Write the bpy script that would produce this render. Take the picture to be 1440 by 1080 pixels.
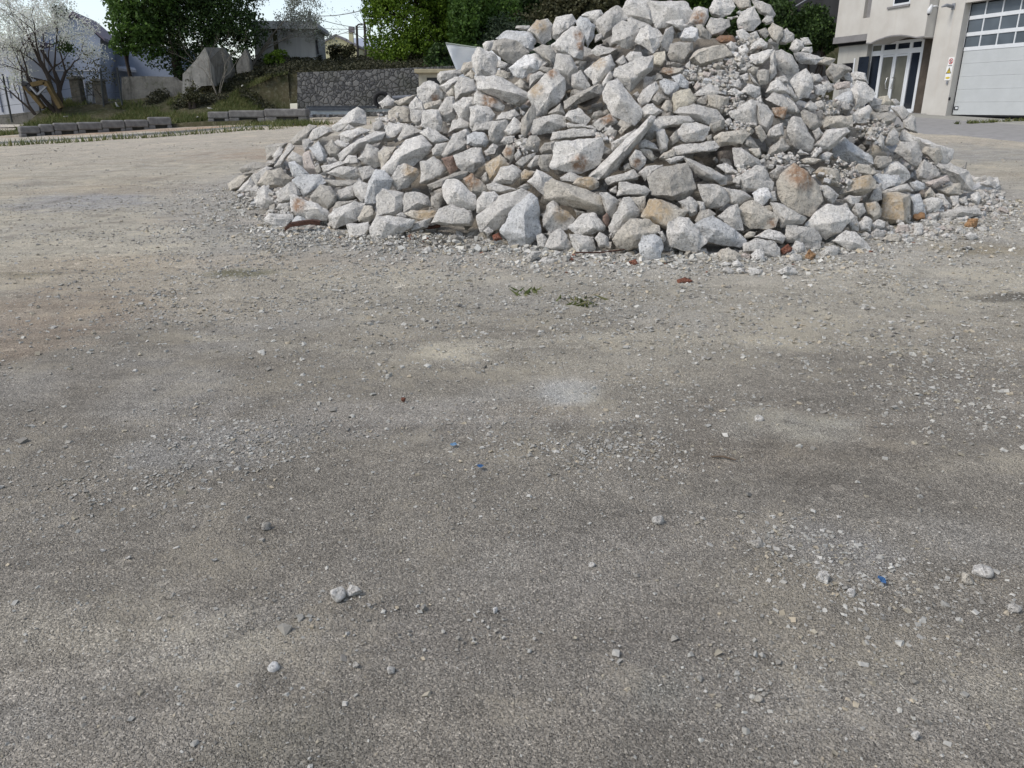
import bpy, bmesh, math, random
import numpy as np
from mathutils import Vector, Matrix, Euler
R = math.radians
sc = bpy.context.scene
for o in list(bpy.data.objects): bpy.data.objects.remove(o)
C = sc.collection
# ------------------------------------------------------------------ camera, sky, sun, exposure
F = 1092.0; PITCH = R(19.65); EYE = 1.6
cam = bpy.data.cameras.new('camera'); camo = bpy.data.objects.new('camera', cam); C.objects.link(camo)
cam.sensor_width = 36; cam.lens = 36 * F / 1440; cam.clip_start = .05; cam.clip_end = 4000
camo.location = (0, 0, EYE); camo.rotation_euler = (R(90) - PITCH, 0, 0)
sc.camera = camo
SUN_EL, SUN_AZ = R(50), R(-112)          # azimuth from +Y, negative is to the left
w = bpy.data.worlds.new('World'); sc.world = w; w.use_nodes = True
nt = w.node_tree; bg = nt.nodes['Background']
sky = nt.nodes.new('ShaderNodeTexSky'); sky.sky_type = 'NISHITA'; sky.sun_disc = False
sky.sun_elevation = SUN_EL; sky.sun_rotation = SUN_AZ; sky.dust_density = 1.0; sky.air_density = 1.0; sky.ozone_density = 1.0
hs = nt.nodes.new('ShaderNodeHueSaturation'); hs.inputs['Saturation'].default_value = .62; hs.inputs['Value'].default_value = 1.06      # thin high cloud greys the sky
nt.links.new(sky.outputs[0], hs.inputs['Color']); nt.links.new(hs.outputs[0], bg.inputs[0]); bg.inputs[1].default_value = .15
sun = bpy.data.lights.new('sun', 'SUN'); suno = bpy.data.objects.new('sun', sun); C.objects.link(suno)
sun.energy = 1.9; sun.angle = R(20); sun.color = (1, .93, .84)
sd = Vector((math.sin(SUN_AZ) * math.cos(SUN_EL), math.cos(SUN_AZ) * math.cos(SUN_EL), math.sin(SUN_EL)))
suno.rotation_euler = sd.to_track_quat('Z', 'Y').to_euler(); suno.location = (-20, -10, 30)
sc.view_settings.view_transform = 'Standard'; sc.view_settings.look = 'None'
sc.view_settings.exposure = .36; sc.view_settings.gamma = 1
sc.render.resolution_x = 1024; sc.render.resolution_y = 768
sc.cycles.max_bounces = 6; sc.cycles.transparent_max_bounces = 8

# ------------------------------------------------------------------ helpers
ct, st_ = math.cos(PITCH), math.sin(PITCH)
def ray(px, py):
    u = (px - 720) / F; v = (540 - py) / F
    return (u, ct + v * st_, -st_ + v * ct)
def at(px, py, Y):
    d = ray(px, py); t = Y / d[1]
    return Vector((d[0] * t, Y, EYE + d[2] * t))
SX = ([-60, -30, -18, -8.5, 0, 16.5, 40, 80], [.012, .014, .020, .034, .038, .043, .045, .045])
def h2(i, j, k, s):
    n = (i * 374761393 + j * 668265263 + k * 2147483647 + s * 1274126177) & 0x7fffffff
    n = ((n ^ (n >> 13)) * 1274126177) & 0x7fffffff
    n = ((n ^ (n >> 15)) * 668265263) & 0x7fffffff
    return ((n ^ (n >> 16)) & 0xffff) / 65535.0
def vn(x, y, z=0., s=0):
    x, y, z = np.broadcast_arrays(np.asarray(x, float), np.asarray(y, float), np.asarray(z, float))
    i, j, k = [np.floor(q).astype(np.int64) for q in (x, y, z)]
    f, g, h = x - i, y - j, z - k
    f, g, h = [q * q * (3 - 2 * q) for q in (f, g, h)]
    r = 0
    for a in (0, 1):
        for b in (0, 1):
            for c in (0, 1):
                r = r + h2(i + a, j + b, k + c, s) * (f if a else 1 - f) * (g if b else 1 - g) * (h if c else 1 - h)
    return r
def fbm(x, y, z=0., s=0, o=3):
    r = 0; a = 1; t = 0
    for q in range(o):
        r = r + a * (vn(x, y, z, s + q) - .5); t += a; a *= .5
        x = np.asarray(x) * 2.03 + 5.1; y = np.asarray(y) * 2.03 + 1.7; z = np.asarray(z) * 2.03 + 3.3
    return r / t * 2
def zlot(X, Y):
    X = np.asarray(X, float); Y = np.asarray(Y, float)
    return np.interp(X, *SX) * np.clip(Y, -6, 34)
def zg(X, Y):
    return zlot(X, Y) + .03 * fbm(np.asarray(X) * .55, np.asarray(Y) * .9, 0, 11) + .008 * fbm(np.asarray(X) * 3, np.asarray(Y) * 3, 0, 17)
def gp(px, py):
    d = ray(px, py); t = 10.
    for _ in range(60):
        X, Y = d[0] * t, d[1] * t
        s = float(np.interp(X, *SX)); Yc = min(Y, 34)
        den = s * Yc / Y * d[1] - d[2]
        t = .5 * t + .5 * min(EYE / max(den, 1e-3), 90)
    X, Y = d[0] * t, d[1] * t
    return Vector((X, Y, float(zg(X, Y))))
def sstep(x, a, b):
    t = np.clip((np.asarray(x, float) - a) / (b - a), 0, 1); return t * t * (3 - 2 * t)

def tag(o, label=None, cat=None, group=None, kind=None):
    if label: o['label'] = label
    if cat: o['category'] = cat
    if group: o['group'] = group
    if kind: o['kind'] = kind
    return o
def empty(name, loc, rz=0):
    o = bpy.data.objects.new(name, None); o.location = loc; o.rotation_euler = (0, 0, rz); C.objects.link(o); return o
def link(name, me, mat, parent=None):
    o = bpy.data.objects.new(name, me); C.objects.link(o)
    if mat and not me.materials: me.materials.append(mat)
    if parent: o.parent = parent
    return o
def np_mesh(name, V, Fc, attrs=None, smooth=True):
    V = np.asarray(V, np.float32); Fc = np.asarray(Fc, np.int32); k = Fc.shape[1]
    me = bpy.data.meshes.new(name)
    me.vertices.add(len(V)); me.vertices.foreach_set('co', V.ravel())
    me.loops.add(Fc.size); me.loops.foreach_set('vertex_index', Fc.ravel())
    me.polygons.add(len(Fc)); me.polygons.foreach_set('loop_start', np.arange(0, Fc.size, k, dtype=np.int32))
    me.polygons.foreach_set('use_smooth', np.full(len(Fc), smooth))
    me.update(calc_edges=True)
    for n, a in (attrs or {}).items():
        a = np.asarray(a, np.float32)
        if a.ndim == 2:
            at_ = me.attributes.new(n, 'FLOAT_COLOR', 'POINT'); at_.data.foreach_set('color', np.c_[a, np.ones(len(a))].astype(np.float32).ravel())
        else:
            at_ = me.attributes.new(n, 'FLOAT', 'POINT'); at_.data.foreach_set('value', a)
    return me
class MB:
    """collects simple solids in world or local coordinates and links them as one mesh"""
    def __init__(s): s.bm = bmesh.new()
    def box(s, c, d, rot=None, bev=0):
        r = bmesh.ops.create_cube(s.bm, size=1)['verts']
        M = Matrix.Translation(c) @ (rot.to_matrix().to_4x4() if rot else Matrix()) @ Matrix.Diagonal((*d, 1))
        bmesh.ops.transform(s.bm, matrix=M, verts=r)
        if bev:
            es = list({e for v in r for e in v.link_edges})
            bmesh.ops.bevel(s.bm, geom=es, offset=bev, segments=2, profile=.5, affect='EDGES', clamp_overlap=True)
        return s
    def prism(s, pts, off):
        """closed polygon of 3D points extruded by vector off"""
        a = [s.bm.verts.new(p) for p in pts]; b = [s.bm.verts.new(Vector(p) + Vector(off)) for p in pts]
        n = len(a); s.bm.faces.new(a); s.bm.faces.new(b[::-1])
        for i in range(n): s.bm.faces.new((a[i], b[i], b[(i + 1) % n], a[(i + 1) % n]))
        return s
    def tube(s, pts, rad, n=8, cap=True):
        rings = []
        pts = [Vector(p) for p in pts]
        if not hasattr(rad, '__len__'): rad = [rad] * len(pts)
        for i, p in enumerate(pts):
            d = (pts[min(i + 1, len(pts) - 1)] - pts[max(i - 1, 0)]).normalized()
            u = d.orthogonal().normalized() if i == 0 else (u - d * u.dot(d)).normalized()
            v = d.cross(u)
            rings.append([s.bm.verts.new(p + (u * math.cos(a) + v * math.sin(a)) * rad[i]) for a in [2 * math.pi * k / n for k in range(n)]])
        for a, b in zip(rings, rings[1:]):
            for k in range(n): s.bm.faces.new((a[k], a[(k + 1) % n], b[(k + 1) % n], b[k]))
        if cap: s.bm.faces.new(rings[0][::-1]); s.bm.faces.new(rings[-1])
        return s
    def build(s, name, mat, parent=None, smooth=False):
        bmesh.ops.recalc_face_normals(s.bm, faces=s.bm.faces)
        me = bpy.data.meshes.new(name); s.bm.to_mesh(me); s.bm.free()
        if smooth: me.polygons.foreach_set('use_smooth', [True] * len(me.polygons))
        if parent:                           # given in world coordinates: bring into the parent's frame
            M = Matrix.LocRotScale(parent.location, parent.rotation_euler, None)
            pp = parent.parent
            if pp: M = Matrix.LocRotScale(pp.location, pp.rotation_euler, None) @ M
            me.transform(M.inverted())
        return link(name, me, mat, parent)

# ------------------------------------------------------------------ materials
class N:
    def __init__(s, name, rough=.9, spec=.3):
        s.m = bpy.data.materials.new(name); s.m.use_nodes = True; s.t = s.m.node_tree
        s.b = s.t.nodes['Principled BSDF']; s.b.inputs['Roughness'].default_value = rough
        s.b.inputs['Specular IOR Level'].default_value = spec
        s.tc = s.n('ShaderNodeTexCoord')
    def n(s, t, **kw):
        q = s.t.nodes.new(t)
        for k, v in kw.items(): setattr(q, k, v)
        return q
    def l(s, a, b): s.t.links.new(a, b)
    def put(s, sock, v):
        if isinstance(v, bpy.types.NodeSocket): s.l(v, sock)
        elif isinstance(v, (tuple, list)) and len(v) == 3 and sock.type == 'RGBA': sock.default_value = (*v, 1)
        else: sock.default_value = v
    def noise(s, scale, detail=4, rough=.55, vec=None, dist=0):
        q = s.n('ShaderNodeTexNoise'); q.inputs['Scale'].default_value = scale; q.inputs['Detail'].default_value = detail
        q.inputs['Roughness'].default_value = rough; q.inputs['Distortion'].default_value = dist
        s.l(vec or s.tc.outputs['Object'], q.inputs['Vector']); return q.outputs['Fac']
    def vor(s, scale, feat='F1', out='Distance', vec=None, rnd=1):
        q = s.n('ShaderNodeTexVoronoi', feature=feat); q.inputs['Scale'].default_value = scale; q.inputs['Randomness'].default_value = rnd
        s.l(vec or s.tc.outputs['Object'], q.inputs['Vector']); return q.outputs[out]
    def ramp(s, f, stops):
        q = s.n('ShaderNodeValToRGB'); e = q.color_ramp.elements
        while len(e) < len(stops): e.new(.5)
        for el, (p, c) in zip(e, stops):
            el.position = p; el.color = (*c, 1) if isinstance(c, tuple) else (c, c, c, 1)
        s.l(f, q.inputs[0]); return q.outputs[0]
    def mix(s, f, a, b, mode='MIX'):
        q = s.n('ShaderNodeMix', data_type='RGBA', blend_type=mode)
        s.put(q.inputs[0], f); s.put(q.inputs[6], a); s.put(q.inputs[7], b); return q.outputs[2]
    def math(s, op, a, b=0., c=0.):
        q = s.n('ShaderNodeMath', operation=op)
        for i, v in enumerate((a, b, c)): s.put(q.inputs[i], v)
        return q.outputs[0]
    def attr(s, name, out='Color'):
        return s.n('ShaderNodeAttribute', attribute_name=name).outputs[out]
    def vmap(s, sc_=(1, 1, 1), rot=(0, 0, 0)):
        q = s.n('ShaderNodeMapping'); q.inputs['Scale'].default_value = sc_; q.inputs['Rotation'].default_value = rot
        s.l(s.tc.outputs['Object'], q.inputs[0]); return q.outputs[0]
    def bump(s, h, dist=.01, strength=1., prev=None):
        q = s.n('ShaderNodeBump'); q.inputs['Distance'].default_value = dist; q.inputs['Strength'].default_value = strength
        s.l(h, q.inputs['Height'])
        if prev: s.l(prev, q.inputs['Normal'])
        return q.outputs[0]
    def done(s, col, nrm=None):
        s.put(s.b.inputs['Base Color'], col)
        if nrm: s.l(nrm, s.b.inputs['Normal'])
        return s.m
def rocky(name='broken_concrete'):
    m = N(name, .92, .2)
    t = m.mix(1., m.attr('tint'), (1.0, .98, .945), 'MULTIPLY')
    c = m.mix(m.ramp(m.noise(9, 6, .65), [(.3, .0), (.7, 1.)]), (.90, .895, .89), (1.12, 1.12, 1.12))
    c = m.mix(1., t, c, 'MULTIPLY')
    sp = m.ramp(m.vor(70, 'F1', 'Color'), [(.0, .70), (.25, .95), (.75, 1.08), (1., 1.3)])       # aggregate specks
    c = m.mix(.75, c, sp, 'MULTIPLY')
    c = m.mix(.8, c, m.ramp(m.noise(4.5, 7, .7, None, .5), [(.32, .74), (.5, 1.), (.7, 1.08)]), 'MULTIPLY')
    pit = m.ramp(m.noise(48, 3, .6), [(.33, .5), (.43, 1.)])
    c = m.mix(.6, c, pit, 'MULTIPLY')
    c = m.mix(.6, c, m.ramp(m.noise(110, 2, .6), [(.3, .75), (.62, 1.25)]), 'MULTIPLY')
    dirt = m.ramp(m.noise(3.2, 5, .6), [(.52, 0.), (.72, 1.)])
    c = m.mix(m.math('MULTIPLY', dirt, .28), c, (.38, .34, .28))
    nz = m.ramp(m.noise(16, 5, .65), [(.30, .0), (.55, 1.)])
    so = m.math('MULTIPLY', m.attr('so', 'Fac'), nz); stn = m.math('MULTIPLY', m.attr('st', 'Fac'), nz)
    c = m.mix(m.math('MULTIPLY', stn, .7), c, m.mix(m.noise(30, 3), (.36, .25, .13), (.5, .36, .2)))
    c = m.mix(m.math('MULTIPLY', so, .85), c, m.mix(m.noise(40, 3), (.20, .095, .045), (.40, .24, .13)))
    b = m.bump(m.noise(11, 8, .75), .04, .5); b = m.bump(m.noise(26, 7, .75), .03, .9, b)
    b = m.bump(m.ramp(m.noise(48, 3, .6), [(.34, 0.), (.43, 1.)]), .008, .8, b)
    b = m.bump(m.vor(60), .006, .5, b)
    b = m.bump(m.noise(150, 3, .6), .004, .7, b)
    return m.done(c, b)
M_ROCK = rocky()
def simple(name, col, rough=.7, spec=.4, var=.12, scale=6, bumpd=0, metal=0, streak=False):
    m = N(name, rough, spec); m.b.inputs['Metallic'].default_value = metal
    v = m.vmap((1, 1, .12)) if streak else None
    a = tuple(max(0, q * (1 - var)) for q in col); b = tuple(min(1, q * (1 + var)) for q in col)
    c = m.mix(m.ramp(m.noise(scale, 6, .65, v), [(.3, 0.), (.7, 1.)]), a, b)
    return m.done(c, m.bump(m.noise(scale * 6, 4, .6), bumpd, .6) if bumpd else None)
# ------------------------------------------------------------------ the lot: one sheet to the horizon
def axis(c, fine, n, far):
    s = np.linspace(-1, 1, n); b = 7.5
    k = np.sinh(b * s) / math.sinh(b) * far
    lin = s * fine
    return c + lin + k
gx = axis(.6, 9., 520, 900); gy = axis(6.5, 8.5, 520, 900)
GX, GY = np.meshgrid(gx, gy)
GZ = zg(GX, GY)
near = np.exp(-(((GX - .6) / 9) ** 2 + ((GY - 6) / 8) ** 2))
GZ = GZ + near * (.006 * fbm(GX * 9, GY * 9, 0, 31) + .003 * fbm(GX * 24, GY * 24, 0, 37))
RAG = fbm(GX * 4, GY * 7, 0, 57, 4) * 1.6
def blob(px, py, rx, ry):                       # soft mask of a mark lying on the ground
    p = gp(px, py); g = np.exp(-(((GX - p.x) / rx) ** 2 + ((GY - p.y) / ry) ** 2) * 1.1)
    return sstep(g + .45 * g ** .5 * RAG, .25, .75)
def seg(pts, w_, c, a):                         # narrow tyre mark along ground points
    p = [gp(*q) for q in pts]; m = np.zeros_like(GX)
    for u, v in zip(p, p[1:]):
        dx, dy = v.x - u.x, v.y - u.y; t = np.clip(((GX - u.x) * dx + (GY - u.y) * dy) / (dx * dx + dy * dy), 0, 1)
        m = np.maximum(m, np.exp(-(np.hypot(GX - u.x - t * dx, GY - u.y - t * dy) / w_) ** 2))
    lay(a * m * sstep(RAG, -.6, .5), c)
tr = vn(GX * .5 + .55 * GY * .5, GY * 1.3, 0, 5)
base = np.stack([np.full_like(GX, q) for q in (.282, .257, .217)], -1)
pale = np.array((.545, .50, .405)); tan = np.array((.46, .385, .29)); grey = np.array((.33, .305, .27)); dark = np.array((.13, .118, .10)); wht = np.array((.50, .50, .48))
def lay(m, c): 
    global base
    m = np.clip(m, 0, 1)[..., None]; base = base * (1 - m) + c * m
lay(.85 * sstep(fbm(GX * .35, GY * .7, 0, 3), -.05, .45), grey)
lay(.85 * sstep(GY + 2.0 * fbm(GX * .4, GY * .5, 0, 8), 3.0, 6.5), pale)
lay(.65 * sstep(fbm(GX * .30 + 3, GY * .85, 0, 21), .02, .5) * sstep(GY, 3, 8), tan)
lay(.22 * sstep(fbm(GX * .8 + GY * .3, GY * 2.2, 0, 23), .15, .6), np.array((.20, .18, .15)))
lay(.4 * sstep(fbm(GX * 1.1, GY * 1.6, 0, 41), .2, .6), np.array((.42, .40, .365)))
lay(.7 * np.exp(-np.clip((np.hypot((GX - 1.3) / 5.6, (GY - 12.2) / 5.0) - 1.0), 0, 9) ** 2 / .028), np.array((.46, .44, .405)))
lay(.9 * sstep(GY + 1.5 * fbm(GX * .2, GY * .3, 0, 9), 11, 22), np.array((.53, .48, .40)))
for (px, py, rx, ry, c, a) in [(795, 552, .2, .2, wht * 1.15, .65), (745, 577, .3, .14, np.array((.42, .36, .27)), .6), (1115, 612, .7, .5, np.array((.25, .22, .18)), .5),
        (1110, 597, .38, .24, np.array((.43, .41, .355)), .6), (1412, 418, .42, .16, np.array((.05, .047, .043)), .85), (330, 625, .5, .35, np.array((.38, .375, .36)), .4),
        (590, 590, 1.1, .25, grey * 1.2, .5), (1160, 770, .35, .2, np.array((.36, .35, .335)), .4), (650, 490, .3, .3, pale * 1.1, .5), (40, 450, .9, 1.3, np.array((.34, .26, .19)), .45),
        (400, 1060, .3, .15, np.array((.21, .195, .165)), .7), (930, 960, .12, .08, np.array((.24, .23, .20)), .7),
        (1390, 350, .7, .35, np.array((.36, .31, .22)), .6), (250, 182, 8, 1.2, np.array((.42, .27, .17)), .65), (480, 215, 4, 2, np.array((.40, .30, .22)), .5),
        (1360, 215, 2.5, 2.5, np.array((.40, .385, .35)), .8), (110, 285, 1.2, 1.0, np.array((.42, .41, .40)), .7), (345, 385, .35, .2, np.array((.14, .14, .07)), .6), (40, 385, .35, .15, np.array((.13, .12, .07)), .6)]:
    lay(a * blob(px, py, rx, ry) * (.6 + .8 * vn(GX * 3, GY * 5, 0, 55)), c)
for (q, w_, c, a) in [([(430, 598), (640, 603), (900, 601)], .035, dark * 1.1, .7), ([(300, 575), (520, 590), (760, 596)], .05, grey * 1.25, .6), ([(1000, 735), (1120, 690), (1260, 645), (1420, 620)], .05, dark * 1.5, .5), ([(0, 335), (260, 300), (420, 345)], .09, dark * 1.7, .6),
        ([(0, 300), (180, 262), (330, 225)], .10, dark * 1.8, .6), ([(10, 265), (150, 243), (300, 215)], .12, dark * 2, .6), ([(0, 410), (260, 372), (520, 395), (760, 440)], .06, pale, .5), ([(240, 470), (560, 500), (900, 470), (1400, 500)], .08, pale, .45), ([(200, 460), (520, 487), (900, 455)], .05, dark * 1.6, .45)]: seg(q, w_, c, a)
for k in range(9):                              # wheel tracks sweeping round the heap
    rr = 9.5 + k * .75 + .3 * np.sin(k * 2.1); cx0, cy0 = 1.5, 12.5
    d = np.hypot((GX - cx0) * .9, GY - cy0) + .25 * fbm(GX * .5, GY * .5, 0, 60 + k)
    mk = np.exp(-((d - rr) / .09) ** 2) * sstep(vn(GX * .6, GY * .6, 0, 70 + k), .35, .7)
    lay(.35 * mk, np.array((.15, .135, .115)) if k % 2 else pale)
    GZ -= .010 * mk * (k % 2)
ny_, nx_ = GX.shape
idx = np.arange(nx_ * ny_).reshape(ny_, nx_)
Q = np.stack([idx[:-1, :-1], idx[:-1, 1:], idx[1:, 1:], idx[1:, :-1]], -1).reshape(-1, 4)
def ground_mat():
    m = N('packed_gravel', .95, .15)
    t = m.attr('tint')
    cell = m.vor(215, 'F1', 'Color'); g1 = m.ramp(cell, [(.0, .45), (.4, .88), (.75, 1.15), (1., 2.2)])
    cell2 = m.vor(90, 'F1', 'Color'); g2 = m.ramp(cell2, [(.0, .78), (.6, .99), (.88, 1.08), (1., 1.55)])
    c = m.mix(.9, t, g1, 'MULTIPLY'); c = m.mix(.7, c, g2, 'MULTIPLY')
    c = m.mix(1., c, m.ramp(m.noise(5, 6, .7), [(.3, .84), (.7, 1.12)]), 'MULTIPLY')
    dens = m.ramp(m.noise(1.1, 5, .7), [(.42, 0.), (.62, 1.)])
    g3 = m.ramp(m.vor(24, 'F1', 'Color'), [(.0, .5), (.16, .9), (.84, 1.02), (.95, 1.6)]); c = m.mix(m.math('MULTIPLY', dens, .95), c, g3, 'MULTIPLY')
    dk = m.ramp(m.noise(7, 6, .75), [(.33, .62), (.42, 1.)]); c = m.mix(.55, c, dk, 'MULTIPLY')
    stv = m.vmap((.55, 3.2, 1), (0, 0, R(-9))); c = m.mix(.5, c, m.ramp(m.noise(1.6, 9, .72, stv, .6), [(.38, .76), (.50, 1.), (.62, 1.10)]), 'MULTIPLY')
    stb = m.vmap((.8, 2.2, 1), (0, 0, R(14))); c = m.mix(m.math('MULTIPLY', m.ramp(m.noise(.9, 9, .7, stb, .4), [(.52, 0.), (.57, 1.)]), .35), c, m.mix(1., c, (1.22, 1.2, 1.17), 'MULTIPLY'))
    crev = m.ramp(m.vor(215, 'DISTANCE_TO_EDGE'), [(.0, .55), (.12, 1.)])
    c = m.mix(.5, c, crev, 'MULTIPLY')
    dust = m.math('MULTIPLY', m.ramp(m.noise(1.5, 9, .68, None, .3), [(.53, 0.), (.60, 1.)]), m.ramp(m.noise(26, 5, .7), [(.30, .35), (.62, .95)]))
    c = m.mix(m.math('MULTIPLY', dust, .8), c, m.mix(1., t, (1.12, 1.10, 1.04), 'MULTIPLY'))
    b = m.bump(m.ramp(m.vor(215), [(0., 1.), (.6, 0.)]), .006, 1.)
    b = m.bump(m.ramp(m.vor(80), [(0., 1.), (.7, 0.)]), .010, .5, b)
    b = m.bump(m.noise(12, 5, .7), .03, .5, b)
    return m.done(c, b)
base = np.clip(base, 0, .62)
go = link('ground', np_mesh('ground', np.stack([GX, GY, GZ], -1).reshape(-1, 3), Q, {'tint': base.reshape(-1, 3)}), ground_mat())
tag(go, 'grey brown packed gravel yard with pale dusty wheel tracks', 'ground', kind='structure')

# ------------------------------------------------------------------ loose stones as one mass
rng = np.random.default_rng(7)
CUB = np.array([(x, y, z) for x in (-1, 1) for y in (-1, 1) for z in (-1, 1)]) * .62
CBF = np.array([(0, 1, 3), (0, 3, 2), (4, 6, 7), (4, 7, 5), (0, 4, 5), (0, 5, 1), (2, 3, 7), (2, 7, 6), (0, 2, 6), (0, 6, 4), (1, 5, 7), (1, 7, 3)])
def rots(n):
    q = rng.normal(size=(n, 4)); q /= np.linalg.norm(q, axis=1)[:, None]; a, b, c, d = q.T
    return np.stack([1 - 2 * (c * c + d * d), 2 * (b * c - a * d), 2 * (b * d + a * c), 2 * (b * c + a * d), 1 - 2 * (b * b + d * d), 2 * (c * d - a * b), 2 * (b * d - a * c), 2 * (c * d + a * b), 1 - 2 * (b * b + c * c)], -1).reshape(n, 3, 3)
def stones(P, S, flat=.62):
    n = len(P)
    V = CUB[None] * (1 + .5 * (rng.random((n, 8, 1)) - .5)) + .5 * (rng.random((n, 8, 3)) - .5)
    V = V * (.5 + .9 * rng.random((n, 1, 3)))
    V = np.einsum('nij,nkj->nki', rots(n), V)
    V[..., 2] *= flat
    V = V * (S[:, None, None] * .5) + P[:, None]
    return V.reshape(-1, 3), (CBF[None] + 8 * np.arange(n)[:, None, None]).reshape(-1, 3)
PAL = np.array([(.34, .33, .30), (.41, .40, .365), (.27, .255, .225), (.31, .28, .22), (.44, .425, .39), (.20, .19, .17), (.38, .33, .25)])
def stone_cols(n, k=8, mul=1.):
    c = PAL[rng.choice(len(PAL), n, p=[.27, .2, .2, .12, .08, .08, .05])] * (.8 + .4 * rng.random((n, 1))) * mul
    return np.repeat(c, k, 0)
P, S = [], []
def scatter(n, y0, y1, smin, smax, pw=2.5):
    Y = (rng.random(n) * (y1 ** 1.6 - y0 ** 1.6) + y0 ** 1.6) ** (1 / 1.6)
    X = (rng.random(n) * 2 - 1) * (.74 * Y + .4)
    dens = vn(X * .9, Y * 1.3, 0, 91) * .6 + vn(X * 3, Y * 4, 0, 92) * .4
    k = rng.random(n) < np.clip((dens - .28) * 2.2, .05, 1)
    X, Y = X[k], Y[k]; s = smin * (smax / smin) ** (rng.random(len(X)) ** pw)
    P.append(np.c_[X, Y, zg(X, Y) + s * .06]); S.append(s)
scatter(26000, 1.15, 4.2, .004, .016, 3.2)
scatter(24000, 3.6, 8.5, .007, .028, 3.2)
scatter(60000, 3.2, 13, .008, .030, 2.3)
scatter(260, 1.2, 9, .025, .05, 2)
scatter(9000, 8, 22, .015, .05, 2.8)
for (px, py, r, n) in [(330, 625, .5, 1500), (200, 690, .4, 600), (760, 605, .6, 1300), (870, 640, .4, 1100), (1160, 775, .35, 900), (960, 560, .5, 500), (1330, 470, 1.1, 900), (1290, 860, .6, 500), (480, 600, 1., 500), (90, 290, 1.2, 500),
        (560, 410, 1.2, 900), (1240, 830, .5, 300), (230, 610, .7, 400), (1130, 960, .3, 250), (1400, 570, .8, 500)]:
    c = gp(px, py); a = rng.normal(size=(n, 2)) * r * .55; s = .009 * 3.6 ** (rng.random(n) ** 2.6)
    X, Y = c.x + a[:, 0], c.y + a[:, 1] * .7; k = rng.random(n) < .85; X, Y, s = X[k], Y[k], s[k] * .8; P.append(np.c_[X, Y, zg(X, Y) + s * .06]); S.append(s)
for (px, py, r, n) in [(450, 385, 1.3, 1800), (300, 310, 1.6, 1500), (700, 405, 1.4, 1800), (250, 425, 1.1, 800), (900, 425, 1.3, 1500), (1150, 415, 1.3, 1300), (1350, 400, 1.3, 1500), (600, 460, 1.3, 800), (380, 350, .8, 1200), (150, 360, 1.5, 800), (1300, 520, 1.3, 900)]:
    c = gp(px, py); a = rng.normal(size=(n, 2)) * r * .6; s = .012 * 3.6 ** (rng.random(n) ** 2.2)
    X, Y = c.x + a[:, 0], c.y + a[:, 1]; k = vn(X * 2.2, Y * 2.6, 0, 93) + .3 * rng.random(n) > .5; X, Y, s = X[k], Y[k], s[k]; P.append(np.c_[X, Y, zg(X, Y) + s * .08]); S.append(s)
P = np.concatenate(P); S = np.concatenate(S)
V, Fc = stones(P, S)
link_g = link('gravel', np_mesh('gravel', V, Fc, {'tint': stone_cols(len(P), mul=.95)}, smooth=False), None)
def peb_mat():
    m = N('loose_stone', .9, .25)
    c = m.mix(.6, m.attr('tint'), m.ramp(m.noise(60, 4, .6), [(.3, .7), (.7, 1.2)]), 'MULTIPLY')
    return m.done(c, m.bump(m.noise(120, 4, .6), .004, .6))
M_PEB = peb_mat(); link_g.data.materials.append(M_PEB)
tag(link_g, 'loose grey gravel and chips strewn over the yard', 'gravel', kind='stuff')
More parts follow.
